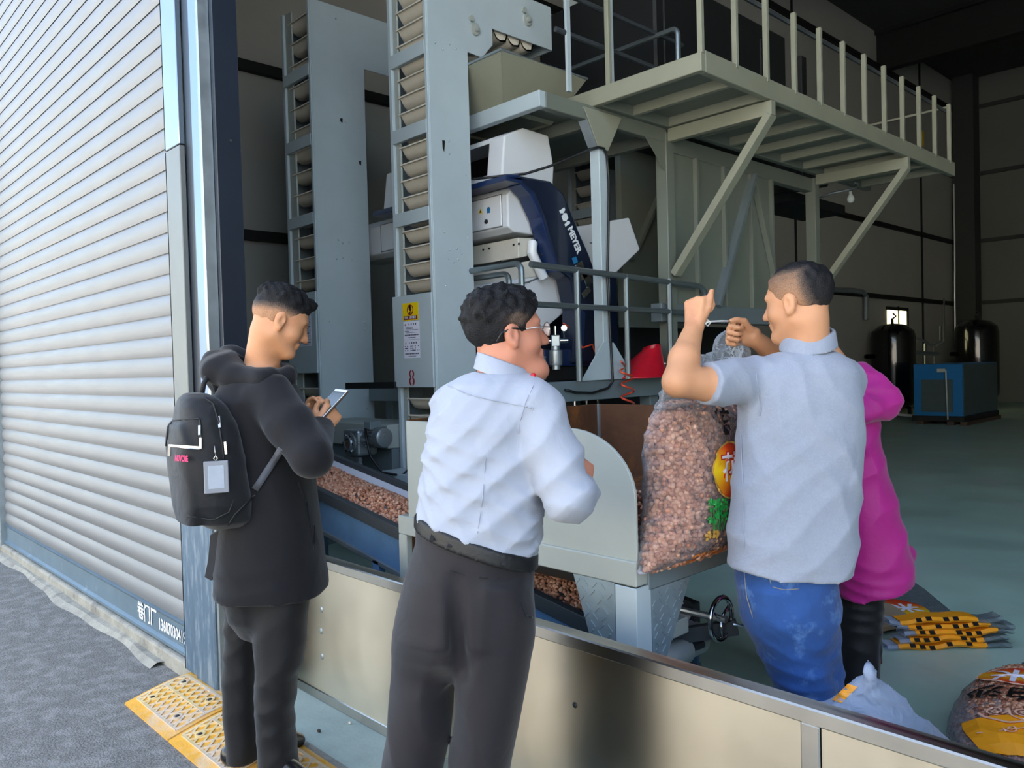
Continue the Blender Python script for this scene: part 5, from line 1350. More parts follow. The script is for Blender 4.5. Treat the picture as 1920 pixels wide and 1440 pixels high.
# backpack on his back
bk = thing('backpack', 'black backpack with silver zip pulls worn by the man in the black coat', 'backpack', tuple(at(392, 980, 2.62)))
b1 = -f1; cb1 = at(393, 862, 2.60)
K = Field(cb1 - (.30, .30, .27), cb1 + (.30, .30, .27), .0058)
def zr(py): return at(393, py, 2.60)[2]
rows = []
for (py, a, b, off) in ((988, .075, .055, .020), (975, .115, .082, .016), (940, .138, .094, .008), (880, .146, .096, .0), (830, .142, .092, .0), (790, .134, .084, -.004), (762, .112, .07, -.010), (745, .085, .052, -.016), (736, .045, .03, -.02)):
    cpt = np.array([cb1[0], cb1[1], zr(py)]) - b1 * off * 1.2 + RT * ((py - 860) * .00012)
    rows.append((cpt, a, b))
K.loft(rows, k=0, ex=3.0, rx=r1, ry=b1)
pr = []
for (py, a, b) in ((975, .09, .03), (940, .118, .034), (870, .124, .036), (820, .118, .034), (798, .10, .028), (790, .08, .02)):
    pr.append((np.array([cb1[0], cb1[1], zr(py)]) + b1 * .078 - r1 * .012 + RT * ((py - 860) * .00012), a, b))
K.loft(pr, k=.012, ex=3.0, rx=r1, ry=b1)
K.wrinkle(.0045, [((.3, .2, 1), 26, .8), ((.9, .3, .4), 30, .8)], 21)
K.build('pack_body', 'bag_nylon', bk, relax=2)
KD = (2.2, 2.9)
MB().ring([at(*q) for q in ((378, 742, 2.62), (382, 720, 2.62), (388, 707, 2.63), (398, 708, 2.65), (402, 722, 2.66), (410, 740, 2.66))], .009, 8).build('grab_handle', 'bag_nylon', bk, smooth=True)
seam(K, [(311, 836), (315, 800), (325, 788), (350, 786), (374, 785), (377, 800), (378, 830)], *KD, .0028, 'zip_track', 'rubber_black', bk)
seam(K, [(382, 745), (400, 757), (410, 790), (416, 830), (420, 862)], *KD, .0035, 'zip_track', 'rubber_black', bk)
patch(K, [(316, 833), (374, 837), (374, 843), (316, 838)], *KD, 'pocket_zip', 'zip_silver', bk, off=.008)
for (a, b) in (((374, 797), (374, 816)), ((376, 820), (376, 842)), ((410, 780), (412, 802)), ((422, 828), (424, 852)), ((318, 836), (317, 856))):
    pa, pb = fhit(K, *a, *KD, .006), fhit(K, *b, *KD, .008); MB().bar(pa, pb, .009, .003, -FW).build('zip_pull', 'zip_silver', bk, bevel=.001)
tp = fhit(K, 341, 860, *KD, .004); xd = unit(fhit(K, 355, 861, *KD, .004) - fhit(K, 327, 859, *KD, .004)); yd = unit(UP - xd * (UP @ xd))
text('AUVOBE', 'pink_lettering', 'print_pink', bk, tp - unit(np.cross(xd, yd)) * -.002, xd, yd, .026, bold=.0008, fit=.075)
q4 = [(384, 868), (424, 865), (427, 918), (387, 922)]
Q = [fhit(K, *q, *KD, .0) for q in q4]; dm = min(np.linalg.norm(q - CC) for q in Q)
bc_ = sum(Q) / 4; nb = unit(CC - bc_); nb = unit(nb - UP * (nb @ UP)); bx = np.cross(UP, nb); bc_ = bc_ + nb * .016
bd = MB().obox(bc_, bx * .036, UP * .05, nb * .0025).build('id_badge', 'badge_frame', bk, bevel=.004, seg=2)
MB().obox(bc_ + nb * .0028, bx * .023, UP * .036, nb * .0006).build('badge_card', 'badge_card', bd, bevel=.002)
MB().ring([bc_ + UP * .05, bc_ + UP * .058 + bx * .006, bc_ + UP * .066, bc_ + UP * .058 - bx * .006, bc_ + UP * .05], .0022, 6).ring([bc_ + UP * .066, fhit(K, 402, 836, *KD, .004)], .0018, 6).build('badge_clip', 'zip_silver', bd, smooth=True)
seam(K, [(428, 985), (440, 965), (470, 935), (478, 928)], *KD, .003, 'piping', 'rubber_black', bk)
seam(K, [(352, 968), (400, 975), (430, 960), (438, 935)], *KD, .003, 'piping', 'rubber_black', bk)
def strap(F, pts, wd, name, d0=2.2, d1=3.0):
    P = [fhit(F, *q, d0, d1, .006) for q in pts]; G = []
    for i, p in enumerate(P):
        t = unit(P[min(i + 1, len(P) - 1)] - P[max(i - 1, 0)]); nrm = unit(CC - p); s = unit(np.cross(t, nrm)); G.append([p - s * wd / 2, p + s * wd / 2])
    return MB().grid(G).build(name, 'web_strap', bk, smooth=True, solid=.003)
strap(G, [(478, 918), (490, 900), (503, 880), (516, 860), (527, 842)], .022, 'side_strap')

# ================================================================ man in the white shirt
D2 = 2.12
p2 = thing('person', 'man in a white shirt and charcoal trousers with glasses, seen from behind', 'person', tuple(onz(860, 1640, FLZ)))
hc2 = at(951, 634, 2.13); A2 = head_axes(RT * .95 + FW * .30, -5, -2)
S2 = .95
B = Field(at(860, 1660, D2) - (.42, .42, .04), at(960, 520, D2) + (.40, .42, .06), .0052)
L2 = add_head(B, hc2, A2, S2)
B.cone(L2(0, -.03, -.05), at(938, 735, D2), .055, .07, .03)
B.ell(L2(0, .055, -.105), (.045, .05, .03), A2, .03)
B.loft(srows([(725, 870, 980, D2, .10), (780, 850, 985, D2, .10), (900, 840, 975, D2, .10), (1040, 830, 960, D2, .11), (1180, 800, 950, D2, .11)]), k=.03)
B.chain([at(1005, 775, 2.06), at(1060, 930, 1.99), at(1092, 912, 2.19)], [.045, .038, .03], .02)
B.chain([at(850, 760, 2.20), at(855, 910, 2.34), at(935, 930, 2.40)], [.045, .038, .03], .02)
B.chain([at(800, 1180, D2), at(790, 1380, D2), at(775, 1620, D2)], [.07, .05, .04], .02)
B.chain([at(910, 1180, D2), at(910, 1380, D2), at(900, 1620, D2)], [.07, .05, .04], .02)
add_hand(B, at(1093, 914, 2.20), UP * .75 + FW * .35 + RT * .1, FW * .6 - RT * .5, -RT, [(60, 80, 50), (65, 85, 50), (70, 85, 50), (75, 85, 50)], [(.8, .5, .2), (.7, .6, -.2), (.5, .6, -.5)], .86)
add_hand(B, at(935, 930, 2.40), RT * .6 + FW * .3, -UP, FW, [(30, 50, 30)] * 4, [(.7, .4, .5), (.8, .4, .2), (.8, .4, 0)], .95)
B.build('body', 'skin_ruddy', p2)
eyes(L2, S2, p2)
H = hair_field(hc2, A2, S2, .006, .020, (.03, .075), [(-.06, .01), (.0, .028), (.03, .042), (.05, .062), (.075, .088), (.2, .098)], [(-.13, -.088), (-.08, -.08), (-.045, -.045), (-.01, .0), (.03, .0), (.05, .04), (.09, .07)],
               vol=[((0, .03, .098), (.062, .062, .040)), ((0, -.085, .05), (.055, .035, .055)), ((.02, -.06, .09), (.06, .06, .05)), ((-.01, .065, .095), (.05, .03, .03))], seed=5, rough_=.0026)
lc2 = local(hc2, A2, S2)
def fade2(V):
    q = lc2(V); d = np.sqrt(((q[:, 1] - .01) / .062) ** 2 + ((q[:, 2] - .045) / .034) ** 2)
    side = np.clip(1.25 - d, 0, 1) * (q[:, 0] > .03)
    low = np.clip((-.035 - q[:, 2]) / .03, 0, 1) * .6
    return np.clip(.04 + .62 * np.maximum(side * .9, low), 0, .8)
H.build('hair', 'hair', p2, {'fade': fade2}, relax=0)
# shirt
G2 = Field(at(860, 1080, D2) - (.36, .36, .05), at(980, 640, D2) + (.36, .36, .06), .0062)
G2.loft(srows([(1075, 772, 1010, D2, .150), (1030, 776, 1012, D2, .155), (985, 778, 1019, D2, .16), (950, 781, 1022, D2, .158), (900, 789, 1021, D2, .155), (850, 793, 1020, D2, .152), (790, 802, 1024, D2, .148), (745, 816, 1028, D2, .135), (718, 836, 1018, D2, .112), (703, 862, 1000, D2, .085), (697, 880, 985, D2, .06)]), k=.02, ex=2.35)
G2.chain([at(1003, 765, 2.055), at(1035, 850, 2.02), at(1066, 930, 1.985)], [.076, .070, .068], .025)
G2.cone(at(1066, 932, 1.985), at(1090, 924, 2.15), .064, .052, .02)
G2.chain([at(852, 765, 2.19), at(855, 905, 2.33), at(920, 925, 2.40)], [.07, .06, .045], .03)
# tucked-in edge: slanted waist
u_ = lambda px, py, d: at(px, py, d)
wa, wb_ = at(786, 983, 2.02), at(990, 1052, 2.02); nrm = unit(np.cross(wb_ - wa, FW)); nrm = nrm if nrm[2] < 0 else -nrm
G2.cut(wa, nrm)
G2.wrinkle(.008, [((.75, .7, .35), 40, .9), ((.5, .6, -1), 44, 1.1), ((.2, .2, 1), 56, .8), ((-.6, -.6, 1), 36, .8)], 31)
G2.build('shirt', 'shirt_white', p2, relax=1)
SD = (1.6, 2.5)
cc2 = at(944, 700, D2 + .005); tr = unit(RT - UP * .40); th = np.linspace(0, 2 * math.pi, 40, endpoint=False)
def cring(a, b, dz): return [cc2 + tr * a * math.cos(t) + FW * b * math.sin(t) + UP * dz for t in th]
MB().grid([cring(.066, .062, -.02), cring(.067, .063, .030), cring(.070, .066, .034), cring(.074, .070, .030), cring(.084, .082, -.010), cring(.086, .084, -.016)], True).build('collar', 'shirt_white', p2, smooth=True)
seam(G2, [(838, 722), (880, 740), (930, 752), (985, 762), (1000, 766)], *SD, .0012, 'yoke_seam', 'shirt_white', p2, off=.003, n=12)
seam(G2, [(1002, 718), (985, 755), (972, 800), (972, 840)], *SD, .0012, 'armhole_seam', 'shirt_white', p2, off=.003, n=12)
seam(G2, [(910, 860), (905, 930), (895, 1000)], *SD, .0013, 'back_dart', 'shirt_white', p2, off=.003, n=12)
MB().ring([at(1062, 964, 2.02), at(1085, 970, 2.06), at(1107, 955, 2.12), at(1116, 928, 2.17)], .008, 8).build('cuff_edge', 'shirt_white', p2, smooth=True)
MB().lathe(at(1000, 704, 2.06), unit(CC - at(1000, 704, 2.06)), [(.007, 0), (.006, .004), (0, .005)], 12).build('lanyard_knot', 'funnel_red', p2, smooth=True)
# belt and trousers
T2 = Field(at(850, 1680, D2) - (.34, .34, .02), at(900, 960, D2) + (.34, .34, .05), .0066)
T2.loft(srows([(1265, 790, 950, D2, .05), (1240, 765, 980, D2, .09), (1215, 752, 996, D2, .13), (1180, 746, 1003, D2, .165), (1120, 752, 1002, D2, .165), (1060, 764, 1002, D2, .158), (1010, 780, 1004, D2, .155), (960, 782, 1008, D2, .152)]), k=.03, ex=2.3)
T2.loft(srows([(1650, 690, 800), (1550, 700, 818), (1440, 714, 832), (1380, 723, 842), (1320, 731, 848), (1260, 738, 850), (1200, 744, 856), (1140, 752, 870), (1080, 775, 850)], 2.16, .12), k=.045, ex=2.2)
T2.loft(srows([(1650, 842, 948), (1550, 842, 950), (1440, 840, 957), (1380, 848, 970), (1320, 852, 981), (1260, 850, 992), (1200, 848, 1000), (1140, 850, 1001), (1080, 870, 985)], 2.08, .12), k=.014, ex=2.2)
T2.cone(at(850, 1090, 1.95), at(862, 1260, 1.985), .012, .02, .03, 'sub')
T2.cut(wa - UP * .012, -nrm * -1 if nrm[2] > 0 else -nrm)
T2.wrinkle(.0085, [((.9, .8, .12), 22, 1.), ((.7, .6, .4), 28, .5)], 41)
T2.build('trousers', 'trouser_charcoal', p2, relax=2)
BF = Field(at(850, 1080, D2) - (.30, .30, .04), at(900, 960, D2) + (.30, .30, .05), .0056)
BF.loft(srows([(1100, 760, 1006, D2, .166), (1060, 766, 1007, D2, .166), (1010, 778, 1009, D2, .162), (960, 780, 1012, D2, .158)]), k=0, ex=2.3, grow=.003)
BF.cut(wa + UP * .012, -nrm); BF.cut(wa - UP * .030, nrm)
BF.build('belt', 'belt_leather', p2)
for (a, b) in (((818, 986), (808, 1014)), ((852, 996), (842, 1025)), ((950, 1030), (944, 1060))):
    MB().bar(fhit(BF, *a, *SD, .008), fhit(BF, *b, *SD, .010), .011, .005, -FW).build('belt_loop', 'trouser_charcoal', p2, bevel=.001)
seam(T2, [(843, 1070), (870, 1078), (900, 1083), (935, 1085)], *SD, .0022, 'pocket_welt', 'trouser_black', p2, off=.0)
seam(T2, [(975, 1130), (985, 1155), (998, 1158)], *SD, .003, 'side_pocket_edge', 'trouser_black', p2, off=.001)
for (hx, hy) in ((775, 1625), (900, 1625)):
    S = Field(at(hx, hy, D2) - (.25, .25, .15), at(hx, hy, D2) + (.25, .35, .12), .006)
    h0 = at(hx, hy, D2); h0[2] = .055; shoe(S, h0 - (RT * .3 + FW * .6) * .1, h0 + (RT * .35 + FW * .9) * .18); S.build('shoe', 'shoe_leather', p2)
# glasses
gl = thing('eyeglasses', 'thin metal framed glasses worn by the man in the white shirt', 'glasses', tuple(L2(0, .1, .02)))
for q in (-1, 1):
    th = np.linspace(0, 2 * math.pi, 22, endpoint=False)
    rim = [L2(.033 * q + .024 * math.cos(a), .112 - .004 * abs(math.cos(a)), .012 + .019 * math.sin(a)) for a in th]
    MB().ring(rim, .0016, 6, closed=True).build('lens_rim', 'zip_silver', gl, smooth=True)
    MB().add(rim, [tuple(range(len(rim)))]).build('lens', film_mat('lens_glass', '#ffffff', .03, .03, 0.) if q < 0 else MATS['lens_glass'], gl)
    MB().ring([L2(.058 * q, .108, .016), L2(.074 * q, .085, .018), L2(.0815 * q, .03, .016)], .0018, 6).build('temple', 'zip_silver', gl, smooth=True)
    MB().ring([L2(.0815 * q, .03, .016), L2(.0835 * q, -.01, .022), L2(.082 * q, -.04, .012), L2(.08 * q, -.055, -.01)], .0028, 6).build('temple_tip', 'cable_black', gl, smooth=True)
MB().ring([L2(-.010, .112, .016), L2(0, .117, .02), L2(.010, .112, .016)], .0015, 6).build('bridge', 'zip_silver', gl, smooth=True)

# ================================================================ man in the grey polo shirt
D3 = 2.42
p3 = thing('person', 'man in a heather grey polo shirt and blue jeans tying the peanut sack', 'person', tuple(onz(1500, 1490, FLZ)))
hc3 = at(1497, 574, 2.41); A3 = head_axes(RT * -.70 + FW * .71, 6, 0)
B = Field(at(1400, 1510, D3) - (.42, .40, .06), at(1500, 480, D3) + (.34, .50, .05), .0052)
L3 = add_head(B, hc3, A3, .96)
B.cone(L3(0, -.03, -.05), at(1515, 690, D3), .056, .064, .03)
B.loft(srows([(690, 1440, 1560, D3, .10), (760, 1420, 1580, D3, .10), (900, 1410, 1570, D3, .10), (1060, 1405, 1550, D3, .11), (1130, 1400, 1550, D3, .11)]), k=.03)
B.chain([at(1405, 708, 2.40), at(1340, 722, 2.32), at(1271, 716, 2.27)], [.056, .052, .043], .02)
B.chain([at(1271, 716, 2.27), at(1283, 672, 2.31), at(1302, 612, 2.40)], [.043, .043, .027], .015)
B.chain([at(1560, 715, 2.50), at(1500, 720, 2.66), at(1452, 665, 2.64), at(1412, 632, 2.60)], [.05, .042, .036, .026], .02)
B.chain([at(1450, 1130, D3), at(1500, 1300, D3), at(1530, 1480, D3)], [.07, .05, .04], .02)
B.chain([at(1520, 1130, D3 + .08), at(1540, 1300, D3 + .08), at(1560, 1480, D3 + .08)], [.07, .05, .04], .02)
add_hand(B, at(1302, 612, 2.40), UP * .95 + RT * .08 + FW * .1, FW * .55 + RT * .75, RT * .8 - FW * .5, [(70, 85, 50), (75, 90, 50), (80, 90, 50), (80, 90, 50)], [(.85, .2, .35), (.98, .1, .1), (.95, .3, 0)], .94)
add_hand(B, at(1413, 632, 2.60), RT * -.92 + UP * .22, -FW * .8 - UP * .3, UP, [(70, 95, 50), (75, 95, 50), (80, 95, 50), (80, 95, 50)], [(.7, .2, .6), (.9, .4, .1), (.8, .6, -.1)], .96)
B.build('body', 'skin_light', p3)
eyes(L3, .96, p3)
H = hair_field(hc3, A3, .96, .004, .008, (.02, .09), [(-.06, .0), (.02, .03), (.05, .055), (.075, .078), (.2, .085)], [(-.13, -.045), (-.08, -.045), (-.04, -.01), (.0, .01), (.03, .01), (.05, .05), (.09, .07)], seed=8)
lc3 = local(hc3, A3, .96)
def fade_shade3(V):
    q = lc3(V); lowv = np.clip(1.0 - (q[:, 2] - .0) / .085, 0, 1)
    back = np.clip((-q[:, 1] - .035) / .05, 0, 1)
    top = np.clip((q[:, 2] - .095) / .03, 0, 1)
    return np.clip(.74 + .24 * lowv - .62 * np.maximum(back, top), .04, .9)  # back and crown darkened: shading put into the hair colour
H.build('hair', 'hair', p3, {'fade': fade_shade3})
G3 = Field(at(1360, 1100, D3) - (.36, .36, .04), at(1540, 620, D3) + (.32, .40, .05), .0062)
G3.loft(srows([(1075, 1366, 1594, D3, .150), (1020, 1367, 1599, D3, .148), (950, 1371, 1606, D3, .142), (880, 1377, 1612, D3, .138), (800, 1384, 1614, D3, .135), (740, 1384, 1612, D3, .13), (700, 1392, 1604, D3, .118), (678, 1410, 1590, D3, .10), (664, 1440, 1572, D3, .075), (658, 1465, 1560, D3, .05)]), k=.02, ex=2.35)
G3.cone(at(1415, 712, 2.41), at(1322, 720, 2.30), .072, .066, .03)
G3.cone(at(1580, 715, 2.46), at(1530, 740, 2.62), .07, .062, .03)
sp_ = at(1322, 720, 2.30); G3.cut(sp_, unit(at(1322, 720, 2.30) - at(1415, 712, 2.41) + UP * .03))
hm0, hm1 = at(1370, 1052, D3), at(1596, 1078, D3)
hn = unit(np.cross(hm1 - hm0, FW + UP * .0)); hn = hn if hn[2] < 0 else -hn; G3.cut(hm0 - UP * .012, hn)
G3.wrinkle(.007, [((.25, .2, 1), 22, .7), ((.8, .8, .55), 30, 1.), ((-.5, -.5, 1), 34, .8)], 51)
G3.build('polo_shirt', 'polo_grey', p3, relax=2)
CF = Field(at(1515, 720, D3) - (.17, .17, .03), at(1515, 600, D3) + (.17, .17, .03), .005)
cbt, ctp = at(1517, 676, D3), at(1514, 640, D3 + .01)
CF.cone(cbt - UP * .03, ctp + UP * .06, .092, .076, 0); CF.cone(ctp - UP * .02, ctp + UP * .14, .068, .068, 0, 'sub')
ct = unit(UP + RT * -.12 + FW * -.25); CF.cut(at(1517, 636, D3 - .08), ct); CF.cut(at(1517, 668, D3 - .08), -ct)
CF.build('collar', 'polo_grey', p3)
PD = (1.9, 2.9)
seam(G3, [(1415, 672), (1420, 720), (1428, 760), (1424, 780)], *PD, .0018, 'armhole_seam', 'polo_grey', p3, off=.003, n=12)
seam(G3, [(1388, 790), (1392, 900), (1396, 1040)], *PD, .0015, 'side_seam', 'polo_grey', p3, off=.003, n=12)
J3 = Field(at(1390, 1510, D3) - (.30, .30, .02), at(1540, 1020, D3) + (.30, .34, .05), .0064)
J3.loft(srows([(1230, 1440, 1550, D3 + .02, .07), (1190, 1410, 1562, D3 + .02, .12), (1150, 1394, 1566, D3 + .02, .145), (1100, 1386, 1565, D3 + .02, .15), (1040, 1382, 1562, D3 + .02, .145)]), k=.02, ex=2.3)
J3.loft(srows([(1490, 1490, 1592), (1400, 1482, 1582), (1300, 1458, 1560), (1250, 1438, 1550), (1200, 1417, 1538), (1150, 1398, 1520), (1100, 1400, 1490)], D3 - .01, .10), k=.05, ex=2.2)
J3.loft(srows([(1490, 1510, 1600), (1400, 1505, 1592), (1300, 1498, 1580), (1200, 1488, 1570), (1150, 1480, 1567), (1100, 1480, 1555)], D3 + .09, .10), k=.05, ex=2.2)
J3.wrinkle(.0075, [((.5, .5, -1), 30, 1.), ((.3, .3, 1), 36, .9), ((.9, .8, .3), 24, .5)], 61)
J3.build('jeans', 'jeans_blue', p3, relax=1)
for pts in ([(1437, 1062), (1447, 1100), (1470, 1106), (1500, 1104)], [(1518, 1052), (1520, 1075), (1505, 1080)], [(1395, 1070), (1400, 1120), (1412, 1160)]):
    seam(J3, pts, *PD, .0013, 'stitching', 'denim_stitch', p3)
for (hx, hd_) in ((1532, D3), (1560, D3 + .1)):
    S = Field(at(hx, 1480, hd_) - (.25, .25, .15), at(hx, 1480, hd_) + (.25, .35, .12), .006)
    h0 = at(hx, 1480, hd_); h0[2] = FLZ; shoe(S, h0 + (RT * .2 - FW * .8) * .07, h0 + (RT * -.45 + FW * .9) * .17); S.build('shoe', 'shoe_leather', p3)
th_ = thing('white_string', 'white string stretched between the hands of the man in grey', 'string', tuple(at(1345, 602, 2.5)))
MB().ring([at(1375, 602, 2.575), at(1350, 602, 2.51), at(1330, 603, 2.44), at(1322, 606, 2.41)], .0032, 6).build('cord', 'thread_white', th_, smooth=True)
MB().ring([at(1330, 602, 2.44), at(1324, 598, 2.42), at(1321, 606, 2.41), at(1327, 611, 2.42), at(1333, 604, 2.44), at(1326, 600, 2.43)], .0022, 6).build('loop', 'thread_white', th_, smooth=True)
MB().ring([at(1384, 640, 2.585), at(1378, 652, 2.60), at(1372, 660, 2.60), at(1380, 672, 2.62)], .003, 6).build('tail', 'thread_white', th_, smooth=True)

# ================================================================ person in magenta behind him
D4 = 2.86
p4 = thing('person', 'person in a magenta jacket and black trousers half hidden behind the man in grey', 'person', tuple(onz(1600, 1390, FLZ)))
hc4 = at(1490, 600, 2.95); A4 = head_axes(RT * -.5 + FW * .8, 25, 0)
B = Field(at(1500, 1400, D4) - (.32, .36, .06), at(1620, 540, D4) + (.34, .40, .05), .0065)
L4 = add_head(B, hc4, A4, .92)
B.chain([L4(0, -.03, -.05), at(1570, 700, 2.92)], [.05, .06], .03)
B.loft(srows([(720, 1555, 1625, D4, .11), (900, 1555, 1640, D4, .11), (1090, 1560, 1660, D4, .12)]), k=.03)
B.chain([at(1618, 722, 2.82), at(1664, 762, 2.76), at(1600, 772, 2.72)], [.042, .036, .028], .02)
add_hand(B, at(1600, 772, 2.72), -RT, -UP, FW, [(30, 50, 30)] * 4, [(.7, .4, .5), (.8, .4, .2), (.8, .4, 0)], .85)
B.chain([at(1590, 1090, D4), at(1590, 1380, D4)], [.06, .04], .02); B.chain([at(1620, 1090, D4 + .1), at(1615, 1370, D4 + .1)], [.06, .04], .02)
B.build('body', 'skin_light', p4)
H = hair_field(hc4, A4, .92, .008, .014, (.02, .09), [(-.06, .0), (.05, .06), (.2, .08)], [(-.13, -.07), (.0, -.04), (.05, .04)], seed=18)
H.build('hair', 'hair', p4, {'fade': lambda V: np.full(len(V), .05)})
G4 = Field(at(1540, 1130, D4) - (.36, .36, .04), at(1640, 660, D4) + (.36, .36, .05), .0066)
G4.loft(srows([(1125, 1560, 1700, D4, .17), (1085, 1560, 1703, D4, .17), (1040, 1560, 1698, D4, .165), (1000, 1556, 1688, D4, .16), (920, 1550, 1665, D4, .15), (850, 1545, 1648, D4, .14), (780, 1540, 1638, D4, .14), (730, 1540, 1640, D4, .135), (700, 1550, 1632, D4, .115), (680, 1566, 1612, D4, .08)]), k=.02, ex=2.2)
G4.chain([at(1614, 722, 2.80), at(1640, 740, 2.77), at(1662, 757, 2.74)], [.066, .06, .052], .03)
G4.cone(at(1662, 757, 2.74), at(1618, 772, 2.71), .05, .046, .02)
G4.cone(at(1700, 1035, D4), at(1690, 1070, D4), .03, .03, .04)
a4, b4 = at(1566, 1116, D4), at(1700, 1080, D4); n4 = unit(np.cross(b4 - a4, FW)); n4 = n4 if n4[2] < 0 else -n4; G4.cut(a4, n4)
G4.wrinkle(.011, [((.7, .7, .25), 26, 1.), ((.4, .4, -1), 30, .8), ((.2, .1, 1), 40, .7)], 71)
G4.build('jacket', 'jacket_magenta', p4, relax=2)
Q4 = Field(at(1560, 1400, D4) - (.28, .28, .03), at(1650, 1070, D4) + (.28, .3, .05), .0066)
Q4.loft(srows([(1390, 1566, 1628), (1280, 1560, 1636), (1180, 1560, 1646), (1080, 1562, 1654)], D4, .10), k=.02)
Q4.loft(srows([(1380, 1590, 1640), (1280, 1580, 1642), (1180, 1575, 1648), (1080, 1575, 1655)], D4 + .12, .09), k=.02)
Q4.wrinkle(.006, [((.3, .3, 1), 40, 1.)], 81)
Q4.build('trousers', 'trouser_black', p4)
for (hx, hy, hd_) in ((1596, 1385, D4), (1614, 1375, D4 + .12)):
    S = Field(at(hx, hy, hd_) - (.25, .25, .15), at(hx, hy, hd_) + (.25, .35, .12), .007)
    h0 = at(hx, hy, hd_); h0[2] = FLZ; shoe(S, h0 - FW * .06, h0 + (RT * -.4 + FW * .9) * .16); S.build('shoe', 'shoe_leather', p4)

# ---------------------------------------------------------------- sacks of peanuts
film_mat('sack_film', '#eef0f4', .05, .10, .7)
film_mat('sack_film_loose', '#dfe6ea', .07, .10, .8)
film_mat('bag_film_white', '#b9c8e0', .38, .12, .4)
film_mat('bag_film_grey', '#6f7a7c', .62, .2, .4)
pm('print_black', '#0c0a0a', .45)
pm('print_white', '#ece6f2', .45)
pm('print_orange', '#f09a18', .42, var=.08, vs=20)
pm('print_deep_orange', '#e07a1c', .42, var=.08, vs=20)
pm('print_pinkish', '#e9b59a', .45)
pm('print_red', '#c8261c', .42)
pm('print_green', '#1f8a3a', .45, var=.35, vs=60)
pm('print_gold', '#c99a45', .45, var=.4, vs=160)
attr_mat('print_flame', [(0., '#f2d21c'), (.35, '#f0a21c'), (.65, '#df4a1c'), (1., '#b91f1a')], 'tone', rough=.4, bump=0, bs=12)
pm('cardboard', '#a08a70', .85, var=.08)
pm('dark_red_box', '#5a1f22', .6, var=.1)
pm('sack_core', '#9a6a50', .8, var=.25, vs=60)

def march(F, o, d, L, off=.002):
    """from points o along d to the first surface of the field"""
    o = np.asarray(o, float); d = unit(d); out = np.empty_like(o); ts = np.arange(0, L, F.h * .5)
    for i, p in enumerate(o):
        P = p + d * ts[:, None]; I = np.clip(np.round((P - F.lo) / F.h).astype(int), 0, np.array(F.F.shape) - 1)
        v = F.F[I[:, 0], I[:, 1], I[:, 2]]; k = np.nonzero(v < 0)[0]
        t = ts[k[0]] if len(k) else L * .5
        if len(k) and k[0] > 0:
            a, b = v[k[0] - 1], v[k[0]]; t = ts[k[0] - 1] + F.h * .5 * a / (a - b + 1e-9)
        out[i] = p + d * (t - off)
    return out
def decal(F, v2, f, c, xd, yd, n, name, mat, par, off=.004, L=.5, tone=None):
    """flat print (2-D outline) pressed on to a sack along its own face normal"""
    xd, yd = unit(xd), unit(yd); v2 = np.asarray(v2, float)
    o = np.asarray(c) + v2[:, :1] * xd + v2[:, 1:2] * yd + unit(n) * .2
    P = march(F, o, -unit(n), L, off)
    if tone is not None:
        fs = [q for q in f]; tri = []
        for q in fs: tri += [(q[0], q[i], q[i + 1]) for i in range(1, len(q) - 1)]
        return npmesh(name, P, np.array(tri), mat, par, True, {'tone': tone})
    return MB().add(P, f).build(name, mat, par)
def disc2(rx, ry, nr=6, na=28):
    v = [(0, 0)]; f = []
    for i in range(1, nr + 1):
        for k in range(na): v.append((rx * i / nr * math.cos(2 * math.pi * k / na), ry * i / nr * math.sin(2 * math.pi * k / na)))
    for k in range(na): f.append((0, 1 + k, 1 + (k + 1) % na))
    for i in range(nr - 1):
        for k in range(na):
            a, b = 1 + i * na + k, 1 + i * na + (k + 1) % na; f.append((a, a + na, b + na)); f.append((a, b + na, b))
    return np.array(v), f
def ring2(rx, ry, w, na=36):
    v = [(r * math.cos(2 * math.pi * k / na) * rx, r * math.sin(2 * math.pi * k / na) * ry) for r in (1, 1 + w) for k in range(na)]
    return np.array(v), [(k, (k + 1) % na, na + (k + 1) % na, na + k) for k in range(na)]
def stroke2(pts, w):
    pts = np.asarray(pts, float); v = []; f = []
    for i, p in enumerate(pts):
        t = pts[min(i + 1, len(pts) - 1)] - pts[max(i - 1, 0)]; t /= np.linalg.norm(t) + 1e-9; s = np.array([-t[1], t[0]]) * w / 2
        v += [p - s, p + s]
    return np.array(v), [(2 * i, 2 * i + 1, 2 * i + 3, 2 * i + 2) for i in range(len(pts) - 1)]
def merge2(parts):
    v = []; f = []
    for a, b in parts:
        n = len(v); v += [tuple(q) for q in a]; f += [tuple(n + i for i in q) for q in b]
    return np.array(v), f
def text2(s, size, bold=0.):
    v, f = text_geo(s, size, bold); return v[:, :2], f

# the sack being tied
sk = thing('peanut_sack', 'upright clear plastic sack full of peanuts being tied by the man in grey', 'sack', (-1.5, 2.3, .78))
Yd = np.array([0, 1., 0]); Xd = np.array([1., 0, 0])
def sack_rows(g=0.):
    R = []
    for (z, cy, hl, ht) in ((.777, 2.215, .262, .030), (.80, 2.23, .27, .075), (.86, 2.26, .276, .115), (.95, 2.29, .278, .125), (1.05, 2.295, .276, .126), (1.13, 2.29, .268, .122), (1.19, 2.28, .252, .112), (1.235, 2.27, .225, .098), (1.265, 2.255, .19, .08), (1.28, 2.25, .16, .065)):
        R.append((np.array([-1.495, cy, z]), hl + g, ht + g))
    return R
SF = Field((-1.72, 1.9, .74), (-1.28, 2.66, 1.34), .006)
SF.loft(sack_rows(), k=0, ex=2.2, rx=Yd, ry=Xd)
SF.wrinkle(.005, [((0, .3, 1), 60, .8), ((.3, 1, .4), 40, .8)], 91)
SF.F -= .004
sf = SF.build('plastic_film', 'sack_film', sk, relax=1)
